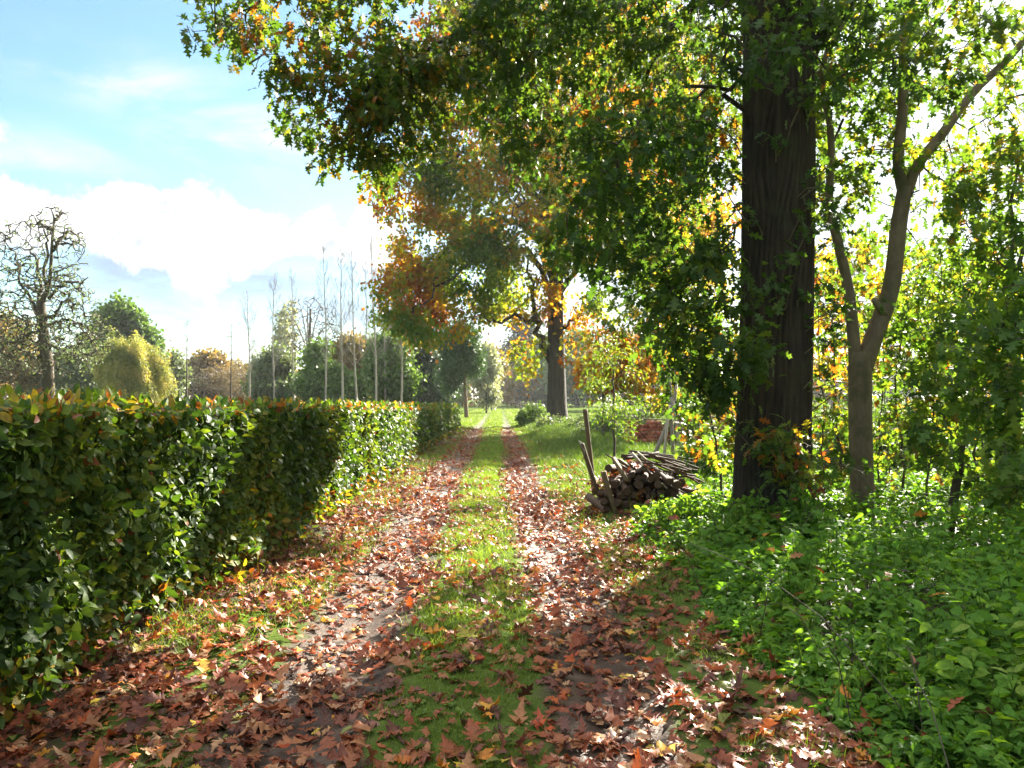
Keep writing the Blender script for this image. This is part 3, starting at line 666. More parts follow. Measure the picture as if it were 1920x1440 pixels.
def background():
    E = lambda px, py, Y, rx, rz, ry=None, w=1.: (P(px, py, Y), (rx * Y / FPX, ry or rx * Y / FPX, rz * Y / FPX), w)
    def stand(px, Y): b = P(px, 745, Y); b[2] = 0; return b
    # pine beside the path
    b = stand(875, 61); tk = [b - (0, 0, .1), P(873, 750, 61), P(871, 700, 61), P(866, 650, 61), P(862, 600, 61)]
    plain_tree('pine_tree', 'dark green bushy pine with bare trunk at the hedge end', b, tk, .17, [E(872, 680, 61, 38, 26), E(860, 640, 61, 36, 35), E(845, 712, 61, 20, 24, None, .8), E(855, 600, 61, 22, 25)], 300, 90, .30, 'pine_needles', LEAF_NEEDLE, 'pbark', 21, .3, .6, .1, .8, -.1, .28)
    # far end of the path
    for i, (px, Y, els, nt, mat, lab) in enumerate((
        (985, 150, [E(985, 690, 150, 42, 65), E(965, 640, 150, 22, 40), E(985, 620, 150, 25, 20), E(975, 730, 150, 40, 22)], 420, 'dark_conifer', 'tall dark evergreen closing the far end of the path'),
        (1020, 140, [E(1020, 710, 140, 50, 45), E(1035, 670, 140, 40, 50)], 320, 'grey_green', 'rounded grey green tree right of the evergreen at the far end of the path'),
        (1085, 130, [E(1085, 690, 130, 60, 65)], 320, 'fresh_green', 'bushy green tree across the meadow behind the far oak'))):
        b = stand(px, Y)
        plain_tree('evergreen_tree' if i == 0 else 'round_tree', lab, b, [b, b + (0, 0, 3), b + (.2, 0, 8)], .3, els, nt, 26, .75, mat, seed=30 + i, spread=.7, thin=.3, fq=.25)
    for i, (px, Y, els, nt, mat, lab, nm) in enumerate((
        (912, 80, [E(905, 700, 80, 25, 45), E(915, 715, 80, 20, 35)], 220, 'silver_leaf', 'silvery leaved shrub glittering behind the pine trunk', 'silver_shrub'),
        (922, 95, [E(922, 690, 95, 18, 40)], 130, 'ochre', 'ochre coloured tree peeking out behind the silvery shrub', 'autumn_tree'),
        (795, 70, [E(790, 705, 70, 42, 50), E(790, 660, 70, 26, 28), E(800, 735, 70, 50, 25)], 380, 'dark_conifer', 'dark blue green conifer left of the pine, over the hedge', 'conifer'),
        (835, 78, [E(838, 730, 78, 30, 26)], 150, 'silver_leaf', 'low silvery bush between the dark conifer and the pine', 'silver_shrub'),
        (735, 66, [E(735, 700, 66, 42, 55), E(725, 640, 66, 25, 40)], 330, 'fresh_green', 'tall fresh green shrub among the last poplars', 'green_shrub'),
        (660, 72, [E(665, 690, 72, 40, 45), E(650, 650, 72, 20, 14)], 260, 'ochre', 'yellowing round shrub between the poplar trunks', 'autumn_shrub'),
        (605, 62, [E(610, 715, 62, 42, 36), E(600, 680, 62, 24, 30), E(640, 730, 62, 40, 22)], 330, 'fresh_green', 'bright green layered shrub left of the yellowing one', 'green_shrub'),
        (515, 74, [E(515, 700, 74, 32, 40), E(520, 725, 74, 45, 20)], 260, 'grey_green', 'dark rounded evergreen shrub standing alone on the lawn', 'evergreen_shrub'),
        (700, 82, [E(700, 690, 82, 45, 50)], 260, 'grey_green', 'grey green shrub behind the poplars, right of the yellowing one', 'green_shrub'),
        (760, 90, [E(760, 650, 90, 40, 60)], 240, 'ochre', 'tall olive brown tree behind the dark conifer', 'autumn_tree'))):
        b = stand(px, Y)
        els = [(e[0], tuple(np.array(e[1]) * (1.15, 1.15, 1.2)), e[2]) for e in els]; plain_tree(nm, lab, b, [b, b + (0, 0, 1.2), b + (.1, 0, 3.2)], .1, els, int(nt * 1.4), 24, .34, mat, seed=40 + i, spread=.35, thin=.42, fq=.6, cat='shrub' if 'shrub' in nm else 'tree')
    # pear tree
    rng = rg(60); Y = 42; b = stand(92, Y); root = thing('pear_tree', 'old gnarled pear tree with crooked limbs and sparse leaves behind the hedge', 'tree', b)
    tr = smooth_line([b, P(88, 690, Y), P(82, 640, Y), P(75, 570, Y), P(85, 550, Y), P(92, 520, Y), P(95, 450, Y), P(98, 410, Y), P(92, 390, Y)], 30)
    g = Geo(); tube(g, tr, np.interp(np.linspace(0, 1, 30), [0, .35, .5, 1], [.34, .25, .12, .02]), 10, flute=.06); g.build('trunk', M['pearbark'], root, b, True)
    L = [[(78, 600), (60, 575), (50, 555), (35, 520), (28, 480), (5, 455)], [(76, 575), (72, 530), (70, 490), (60, 475), (40, 465), (15, 470)], [(80, 565), (84, 500), (82, 450), (75, 420)],
         [(84, 612), (110, 600), (135, 600), (150, 615), (170, 640)], [(84, 600), (105, 590), (112, 570), (130, 565), (150, 575)], [(95, 470), (110, 458), (130, 455), (143, 475)], [(96, 470), (115, 440), (140, 438), (155, 437)],
         [(84, 640), (110, 655), (135, 650), (160, 665)], [(82, 635), (60, 640), (40, 600), (10, 590), (-20, 600)], [(84, 668), (60, 670), (40, 650), (45, 620)], [(78, 545), (60, 545), (45, 530)], [(97, 410), (110, 400), (122, 395)],
         [(95, 430), (80, 425), (65, 420)], [(82, 625), (55, 625), (20, 640), (-30, 650)], [(90, 560), (110, 540), (130, 530), (150, 530), (160, 525)]]
    lines = []
    for l in L:
        dy = rng.uniform(-2.2, 2.2); s = smooth_line([P(x, y, Y + dy * i / (len(l) - 1)) for i, (x, y) in enumerate(l)], 14); s[1:] += rng.normal(size=(13, 3)) * .07; lines.append(s)
        g = Geo(); tube(g, s, np.linspace(.10, .025, 14), 6); g.build('branch', M['pearbark'], root, b, True)
    T = in_ellipsoids(rng, [E(80, 470, Y, 75, 70, 2.4), E(60, 560, Y, 110, 70, 3, 1.2), E(95, 420, Y, 35, 40, 1), E(95, 650, Y, 100, 60, 3, 1.2), E(150, 630, Y, 55, 55, 2, 1.4), E(10, 620, Y, 80, 80, 3), E(120, 540, Y, 40, 40, 2)], 1900, .3)
    tw, r0, tp = grow(lines + [tr], T, rng, .15, .22, .35, .018, .42, .07, gnarl=.45)
    g = Geo(); twig_mesh(g, tw, r0, tp, 4); lf = Geo()
    low = lambda p: .25 * (vn(p, .7, 2.) - .5)
    crown_leaves(lf, LEAF_OVATE, tw, 3, rng, .12, .3, .2, .12, low, .5, .1, .75)
    c = lf.build('crown', M['grey_green'], root, b); g.build('crown_twigs', M['pearbark'], c, b)
    # willow
    rng = rg(61); Y = 55; b = stand(243, Y); root = thing('weeping_willow', 'yellow green weeping willow with windswept hanging strands', 'tree', b)
    g = Geo(); tr = smooth_line([b, b + (0, 0, 2.), b + (.2, 0, 4.4)], 8); tube(g, tr, np.linspace(.3, .1, 8), 8); g.build('trunk', M['pearbark'], root, b, True)
    lf = Geo(); g = Geo(); n = 560; k = 16
    th = rng.uniform(0, 2 * pi, n); rr = np.sqrt(rng.random(n)) * .95
    lob = 1 + .22 * np.sin(th * 3 + 1) + .14 * np.sin(th * 7); top = np.stack([b[0] - .1 + 1.75 * rr * lob * np.cos(th), b[1] + 1.75 * rr * lob * np.sin(th), 5.1 - 1.5 * rr ** 2 + .75 * np.sin(th * 5 + rr * 7) * rr + rng.normal(size=n) * .4], 1)
    L = np.minimum(rng.uniform(1.2, 3.2, n), top[:, 2] - .2)
    s = np.linspace(0, 1, k)
    out = np.stack([np.cos(th), np.sin(th), np.zeros(n)], 1); wind = np.array([.25, -.1, 0])
    S = top[:, None] + out[:, None] * (.5 * np.sin(s * 1.5))[None, :, None] + wind * (L[:, None] * s[None] ** 1.6)[:, :, None]
    S[..., 2] -= L[:, None] * s[None] ** 1.2
    rp = np.repeat(S.reshape(-1, 3), 5, axis=0) + rng.normal(size=(n * k * 5, 3)) * .09
    d = nrm(np.repeat((np.gradient(S, axis=1)).reshape(-1, 3), 5, axis=0) * 3 + rng.normal(size=rp.shape) * .5)
    scatter(lf, LEAF_LANCE, rp, d, rdir(rng, len(rp)), .22, np.clip(1.3 * (vn(rp, 1.6, 4.) - .25) + .35 * rng.random(len(rp)), 0, 1))
    c = lf.build('crown', M['willow_leaf'], root, b)
    for i in range(0, n, 6): tube(g, S[i][::3], .008, 3, cap=False)
    for i in range(14):
        e = top[i * 40]; tube(g, smooth_line([tr[5], (tr[6] + e) / 2 + (0, 0, .4), e], 6), np.linspace(.07, .015, 6), 5, cap=False)
    g.build('crown_twigs', M['pearbark'], c, b)
    # trees behind the willow and the pear
    for i, (px, Y, els, nt, mat, lab, nm, lf_) in enumerate((
        (225, 78, [E(222, 625, 78, 48, 60), E(225, 600, 78, 35, 42), E(255, 660, 78, 45, 50), E(200, 650, 78, 40, 40)], 480, 'fresh_green', 'tall rounded green tree behind the willow and pear', 'round_tree', .45),
        (280, 84, [E(285, 690, 84, 30, 45)], 160, 'ochre', 'smaller olive tree sloping down behind the willow', 'autumn_tree', .4),
        (318, 88, [E(318, 700, 88, 22, 42)], 170, 'grey_green', 'narrow green tree between willow and brown hedgerow', 'round_tree', .4),
        (-10, 66, [E(0, 660, 66, 60, 70), E(40, 690, 66, 50, 40)], 330, 'ochre', 'bushy yellow brown tree behind the pear on its left', 'autumn_tree', .3),
        (130, 68, [E(140, 700, 68, 60, 40), E(90, 715, 68, 50, 26)], 300, 'grey_green', 'dark ivy clad bush at the foot of the pear', 'green_shrub', .3),
        (395, 100, [E(395, 705, 100, 42, 45), E(385, 690, 100, 25, 30)], 260, 'ochre', 'golden brown round tree in the distant hedgerow', 'autumn_tree', .5),
        (450, 104, [E(455, 715, 104, 35, 36)], 200, 'ochre', 'rust tinged tree at the end of the distant hedgerow', 'autumn_tree', .5))):
        b = stand(px, Y)
        plain_tree(nm, lab, b, [b, b + (0, 0, 2.2), b + (.2, 0, 5.)], .2, els, nt, 24, lf_, mat, seed=70 + i, spread=.4, thin=.34, fq=.35, cat='shrub' if 'shrub' in nm else 'tree')
    for i, px in enumerate((330, 365, 405, 440, 480)):
        b = stand(px, 96); plain_tree('bare_shrub', ('low', 'wide', 'dense', 'rusty', 'thin')[i] + ' brown leafless shrub in the distant hedgerow, ' + ('beside the narrow green tree', 'below the feathery larch', 'below the golden tree', 'beside the second larch', 'nearest to the poplars')[i], b, [b, b + (0, 0, .8), b + (0, 0, 2)], .1,
            [E(px, 718, 96, 30, 30)], 170, 14, .32, 'brown_haze', LEAF_LANCE, seed=90 + i, spread=.4, tipr=.02, tw_mat='twig', cat='shrub', group='brown shrubs in the hedgerow')
    # poplars
    pops = [(467, 545, 62), (515, 508, 60), (553, 500, 63), (611, 462, 58), (642, 468, 54), (672, 470, 57), (684, 478, 66), (705, 440, 56), (722, 520, 64), (738, 540, 66), (572, 600, 75), (752, 500, 60)]
    where = ('thin pale bare poplar standing apart at the outer end of the row', 'second bare poplar, beside the dark evergreen shrub', 'bare poplar just before the spreading leafless tree', 'bare poplar rising in front of the spreading leafless tree', 'stout pale bare poplar above the bright green shrub',
             'bare poplar right of the stout one', 'slender bare poplar of a close pair', 'tallest bare poplar, before the fresh green shrub', 'bare poplar half veiled by fresh green shrub', 'bare poplar at the edge of the far oak foliage', 'shortest thin poplar below the spreading leafless tree', 'bare poplar hidden partly by the far oak branches')
    for i, ((px, ty, Y), lab) in enumerate(zip(pops, where)):
        rng = rg(120 + i); b = stand(px, Y); H = EYE + (HY - ty) / FPX * Y
        root = thing('poplar_tree', lab, 'tree', b, 'bare poplars behind the hedge')
        z = np.linspace(0, H, 16); ln = rng.normal() * .03; s = np.stack([b[0] + .06 * np.sin(z * .5 + i * 1.7) - .06 * np.sin(i * 1.7) + ln * .6 * z, b[1] + .05 * np.sin(z * .4 + i), z], 1)
        g = Geo(); tube(g, s, np.linspace(.085, .010, 16), 7); g.build('trunk', M['pale'], root, b, True)
        g = Geo()
        for q in range(48):
            t = rng.uniform(.28, .98); p0 = s[0] * (1 - t) + s[-1] * t; p0[0] = np.interp(p0[2], z, s[:, 0]); a = rng.uniform(0, 2 * pi); L = (1.05 - t) * rng.uniform(1.6, 4.4) + .25
            e = p0 + np.array([cos(a) * .5, sin(a) * .5, .86]) * L; mdl = (p0 + e) / 2 + np.array([cos(a), sin(a), 0]) * .10 * L
            tube(g, [p0, mdl, e], [.013, .010, .006], 3, cap=False)
            for _ in range(3):
                f = rng.uniform(.35, .9); q0 = p0 * (1 - f) + e * f; a2 = rng.uniform(0, 2 * pi); L2 = L * rng.uniform(.2, .4)
                tube(g, [q0, q0 + np.array([cos(a2) * .45, sin(a2) * .45, .8]) * L2], [.010, .006], 3, cap=False)
        c = g.build('crown', M['pale'], root, b)
    for i, (px, ty, Y, lab) in enumerate(((350, 600, 70, 'feathery young larch with drooping tip beyond the willow'), (433, 605, 66, 'bare young larch with short level twigs left of the poplars'))):
        rng = rg(140 + i); b = stand(px, Y); H = EYE + (HY - ty) / FPX * Y; root = thing('larch_tree', lab, 'tree', b)
        s = np.stack([np.full(10, b[0]), np.full(10, b[1]), np.linspace(0, H, 10)], 1); g = Geo(); tube(g, s, np.linspace(.10, .01, 10), 6); g.build('trunk', M['twig'], root, b, True)
        g = Geo(); lf = Geo(); tw = []
        for q in range(90):
            t = rng.uniform(.3, .99); a = rng.uniform(0, 2 * pi); L = (1.03 - t) * 2.2 + .2; p0 = b + (0, 0, H * t); tw.append(np.array([p0, p0 + np.array([cos(a) * .5, sin(a) * .5, .02]) * L, p0 + np.array([cos(a), sin(a), -.04]) * L]))
        twig_mesh(g, tw, np.full(len(tw), .012), .006, 3); crown_leaves(lf, LEAF_LANCE, tw, 9, rng, .12, .3, .2, .08, None, .2, .2, .6)
        c = lf.build('crown', M['grey_green' if i == 0 else 'brown_haze'], root, b); g.build('crown_twigs', M['twig'], c, b)
    # spreading leafless tree
    rng = rg(150); Y = 92; b = stand(578, Y)
    root = thing('bare_tree', 'spreading leafless tree with a fan of fine twigs behind the poplars', 'tree', b)
    tr = smooth_line([b, P(578, 690, Y), P(579, 660, Y), P(582, 580, Y)], 12); g = Geo(); tube(g, tr, np.linspace(.4, .1, 12), 8); g.build('trunk', M['pearbark'], root, b, True)
    lines = [tr]
    for x, y in ((530, 640), (545, 590), (562, 570), (600, 575), (620, 600), (635, 630), (575, 565)):
        s = smooth_line([P(578, 672, Y), P((x + 578 * 1.3) / 2.3, (y + 660) / 2, Y + rng.uniform(-1, 1)), P(x, y, Y + rng.uniform(-2, 2))], 9); lines.append(s)
        g = Geo(); tube(g, s, np.linspace(.12, .03, 9), 5); g.build('branch', M['pearbark'], root, b, True)
    T = in_ellipsoids(rng, [E(580, 610, Y, 62, 56, 3.), E(600, 640, Y, 50, 40, 3.), E(540, 650, Y, 30, 40, 2.)], 1100, .4)
    tw, r0, tp = grow(lines, T, rng, .0, .06, 1.2, .026, .36, .08); g = Geo(); twig_mesh(g, tw, r0, tp, 3); c = g.build('crown', M['pearbark'], root, b)
    lf = Geo(); crown_leaves(lf, LEAF_DIA, [t for t in tw if t[-1][0] < P(548, 0, Y)[0]], 10, rng, .35, .3, .2, .2, None, .4, .2, .8); lf.build('leaves', M['silver_leaf'], c, b)
    # the far wood beyond the lawn, one mass
    rng = rg(155); n = 9000; X = rng.uniform(-150, 4, n); Yd = 140 + rng.normal(size=n) * 5
    H = 3.4 + 3.6 * vn(np.stack([X, X * 0, X * 0], -1), .13, 2.) + 1.6 * vn(np.stack([X, X * 0, X * 0], -1), .6, 5.); Z = H * rng.random(n) ** .7
    q = np.stack([X, Yd, Z], 1); g = Geo(); scatter(g, LEAF_DIA, q, rdir(rng, n), rdir(rng, n), rng.uniform(.7, 1.5, n), np.clip(vn(q, .12, 3.) * .9 + rng.normal(size=n) * .12, 0, 1)); tag(g.build('treeline', M['ochre']), 'far autumn wood beyond the lawn', kind='stuff')
    # distant trees across the meadow on the right
    for i, (px, Y, rx, py, rz, mat, lab) in enumerate((
        (1180, 95, 90, 690, 60, 'ochre', 'orange brown tree across the meadow right of the far oak'), (1330, 110, 90, 690, 70, 'fresh_green', 'green tree across the meadow behind the massive trunk'), (1560, 120, 70, 712, 38, 'ochre', 'low golden tree on the far edge of the meadow'),
        (1700, 130, 90, 715, 34, 'fresh_green', 'low green tree on the far meadow edge behind the forked tree'), (1860, 120, 90, 705, 42, 'ochre', 'yellowing tree on the far meadow edge at its sunny end'), (2050, 110, 110, 690, 60, 'grey_green', 'grey green tree on the meadow edge past the yellowing one'), (2350, 100, 130, 690, 70, 'ochre', 'broad ochre tree farther round the meadow edge'), (2700, 90, 140, 700, 70, 'fresh_green', 'fresh green tree farthest round the meadow edge'))):
        b = stand(px, Y); plain_tree('meadow_tree', lab, b, [b, b + (0, 0, 2), b + (.2, 0, 5)], .25, [E(px, py, Y, rx, rz)], 260, 22, .6, mat, seed=160 + i, spread=.6, thin=.33, fq=.3, group='trees across the meadow')


# ------------------------------------------------------------------ hedge
def hedge():
    rng = rg(5); y0, y1 = 1.2, 36.2
    root = thing('hedge', 'clipped hornbeam hedge running the whole length of the path', 'hedge', (-2.9, y0, 0))
    def top(y): return np.interp(y, [0, 4, 11, 18, 36], [1.50, 1.49, 1.41, 1.32, 1.16]) + .02 * np.sin(y * 1.7) + .02 * np.sin(y * 4.1)
    def face(y, z):
        c = np.interp(y, [0, 4, 10, 16, 24, 36], [-2.42, -2.40, -2.36, -2.36, -2.5, -2.42])
        q = np.stack([y, z, z * 0], -1)
        return c + .10 * (vn(q, 1.1, 3.) - .5) + .12 * (vn(q, 2.7, 1.) - .5) + .10 * (vn(q, 8., 5.) - .5) + .16 * np.clip(.5 - z, 0, .5) * (1 + np.sin(y * .9)) - .05 * np.clip(z - 1.2, 0, 1)
    core = Geo(); lf = Geo()
    def ysample(n): # denser near the camera
        u = rng.random(n); a, b_ = np.log(y0 + 2), np.log(y1 + 2); return np.exp(a + u * (b_ - a)) - 2
    n = 68000; y = ysample(n); z = rng.random(n) ** .95 * top(y); dep = np.abs(rng.normal(size=n)) * .13; x = face(y, z) - dep + .015
    hol = (vn(np.stack([y, z, z * 0], -1), 3.4, 2.) > .27 * (rng.random(n) > .25)) & ((z > .16) | (rng.random(n) > .6)); y, z, x = y[hol], z[hol], x[hol]; n = len(y)
    nrmv = np.stack([np.ones(n), -.25 * np.ones(n), .25 + 0 * y], 1)
    n2 = 21000; yt = ysample(n2); xt = face(yt, top(yt)) - rng.random(n2) * .95; zt = top(yt) - np.abs(rng.normal(size=n2)) * .06 + .01
    n3 = 12000; yb = ysample(n3); zb = rng.random(n3) * top(yb); xb = -3.3 + rng.normal(size=n3) * .08
    n4 = 16000; ym = ysample(n4); zm = rng.random(n4) * top(ym) * .97; xm = face(ym, zm) - rng.uniform(.15, .85, n4)
    n5 = 500; ye = rng.normal(size=n5) * .05 + y1; ze = rng.random(n5) * 1.2; xe = rng.uniform(-3.3, -2.4, n5)
    n6 = 900; ys = ysample(n6); xs = face(ys, top(ys)) - rng.random(n6) ** 2 * .9; zs = top(ys) + rng.random(n6) * .05
    pos = np.concatenate([np.stack([x, y, z], 1), np.stack([xt, yt, zt], 1), np.stack([xb, yb, zb], 1), np.stack([xm, ym, zm], 1), np.stack([xe, ye, ze], 1), np.stack([xs, ys, zs], 1)])
    N = np.concatenate([nrmv, np.tile((.1, 0, 1.), (n2, 1)), np.tile((-1., 0, .2), (n3, 1)), rdir(rng, n4), np.tile((.2, 1., .2), (n5, 1)), np.tile((.3, -.2, .9), (n6, 1))])
    k = len(pos); up = nrm(N + rdir(rng, k) * .75); d = nrm(rdir(rng, k) + np.array([.15, 0, -.35])); d[-n6:] = nrm(rdir(rng, n6) * .5 + (0, 0, .9))
    size = np.interp(pos[:, 1], [0, 5, 12, 36], [.068, .072, .086, .12]) * rng.uniform(.6, 1.35, k)
    yel = np.clip((.75 - pos[:, 2]) * 1.2, 0, 1) * np.exp(-((pos[:, 1] - 6.5) / 2.2) ** 2) * .22
    t = np.clip(.02 + .66 * rng.random(k) + .5 * (vn(pos, 1.1, 8.) - .5) + yel + (rng.random(k) > .965) * .4, 0, .985)
    t = np.where((pos[:, 2] < .3) & (rng.random(k) > .68), rng.uniform(.86, 1., k), t); rim = pos[:, 2] > top(pos[:, 1]) - .05
    t = np.where(rim & (rng.random(k) > .72), rng.uniform(.9, 1.0, k), t)
    scatter(lf, LEAF_OVATE, pos, d, up, size, t)
    # green sprigs that stick out, and fallen oak leaves caught on top are litter
    fo = lf.build('foliage', M['hedge'], root, (-2.9, y0, 0))
    for i in range(150):
        yy = y0 + .2 + (y1 - y0 - .4) * (i + rng.random()) / 150; b = np.array([-2.88 + rng.normal() * .08, yy, -.05])
        tube(core, [b, b + (rng.normal() * .05, rng.normal() * .05, .7), b + (rng.normal() * .12, rng.normal() * .1, top(yy) * .97)], [.022, .016, .006], 5, cap=False)
        for q in range(5):
            z_ = rng.uniform(.15, 1.2) * top(yy) / 1.5; p0 = b + (0, 0, z_); tube(core, [p0, p0 + (rng.choice((-1, 1)) * .38, rng.normal() * .2, .18)], [.007, .003], 3, cap=False)
    for q in range(2600):
        yy = float(ysample(1)[0]); zz = rng.random() * float(top(yy)); p0 = np.array([float(face(np.array([yy]), np.array([zz]))[0]) - .16, yy, zz]); d_ = nrm(rng.normal(size=3) * .5 + (.6, 0, .5)); tube(core, [p0, p0 + d_ * rng.uniform(.08, .22)], [.0035, .0015], 3, cap=False)
    core.build('stems', M['twig'], fo, (-2.9, y0, 0))


# ------------------------------------------------------------------ grass, litter, ground cover
def grass():
    rng = rg(7)
    def blades(g, n, xr, yr, dens, h, w, lean=.6, logy=True):
        u = rng.random(n); y = np.exp(np.log(yr[0]) + u * (np.log(yr[1]) - np.log(yr[0]))) if logy else yr[0] + u * (yr[1] - yr[0])
        x = rng.uniform(xr[0], xr[1], n); keep = dens(x, y) > rng.random(n); x, y = x[keep], y[keep]; k = len(x)
        p = np.stack([x, y, gz(x, y) - .005], 1); d = nrm(np.stack([rng.normal(size=k) * lean, rng.normal(size=k) * lean, np.ones(k)], 1))
        hh = h * (.45 + 1.1 * vn(p, 5., 3.)) * rng.uniform(.5, 1.3, k) * np.interp(y, [3, 12, 40], [.85, 1.0, 1.2]); ww = w * np.interp(y, [3, 12, 40], [.8, 1.6, 4.])
        V = (np.array([(-.5, 0, 0), (.5, 0, 0), (.35, .55, .10), (-.35, .55, .10), (0, 1, .35)]), [np.array([[0, 1, 2, 3]]), np.array([[3, 2, 4]])])
        scatter(g, V, p, d, nrm(rng.normal(size=(k, 3)) + (0, 0, .1)), hh, np.clip(.15 + .65 * rng.random(k) + .3 * (vn(p, 1.3, 2.) - .5), 0, 1), ww / hh)
    def mid(x, y):
        u = x - pathc(y); n = vn(np.stack([x, y, 0 * x], -1), 2.3, 1.); n2 = vn(np.stack([x, y, 0 * x], -1), 1.1, 6.)
        a = np.exp(-(u / .36) ** 4) * np.clip(.1 + 1.9 * (n - .22), 0, 1)
        b = np.clip((np.abs(u) - 1.0) / .35, 0, 1) * np.clip(1.3 * (n2 - .34) + .5 * (n - .4), 0, 1)
        far = np.clip((y - 20) / 15, 0, 1)
        r = np.clip(np.abs(np.abs(u) - .74) / .3, 0, 1)
        return np.clip(np.maximum(a, b) + far * .6 * r, 0, 1) * (x > -2.45)
    g = Geo(); blades(g, 230000, (-2.6, 1.9), (2.6, 26), mid, .098, .0034, .75); wx, wy = rng.uniform(-2.3, 1.7, 2600), np.exp(rng.uniform(np.log(2.7), np.log(14), 2600)); kp = (mid(wx, wy) > .35) & (vn(np.stack([wx, wy, wx * 0], -1), 1.9, 9.) > .52); wx, wy = np.repeat(wx[kp], 5), np.repeat(wy[kp], 5); a = rng.uniform(0, 2 * pi, len(wx))
    scatter(g, LEAF_OVATE, np.stack([wx, wy, gz(wx, wy) + .012], 1), np.stack([np.cos(a), np.sin(a), rng.uniform(.1, .7, len(a))], 1), np.tile((0., 0, 1.), (len(a), 1)), rng.uniform(.025, .055, len(a)), rng.uniform(.2, .6, len(a)))
    tag(g.build('short_grass', M['grass']), 'short green grass on the middle strip and verges', kind='stuff')
    g = Geo(); blades(g, 60000, (-4.5, 3.5), (20, 110), lambda x, y: np.where(x < -2.35, (y > 36.5) * 1., np.clip(np.abs(np.abs(x - pathc(y)) - .74) / .35, .1, 1)) * 1., .06, .004)
    tag(g.build('far_grass', M['grass']), 'bright grass of the far track', kind='stuff')
    g = Geo(); blades(g, 45000, (.7, 5.5), (12.5, 46), lambda x, y: np.clip((x - pathc(y) - 1.25 - .6 * np.clip((18 - y) / 4, 0, 2)) / .8, 0, 1), .15, .005, .5)
    tag(g.build('rough_grass', M['rough']), 'long rough grass on the right verge', kind='stuff')


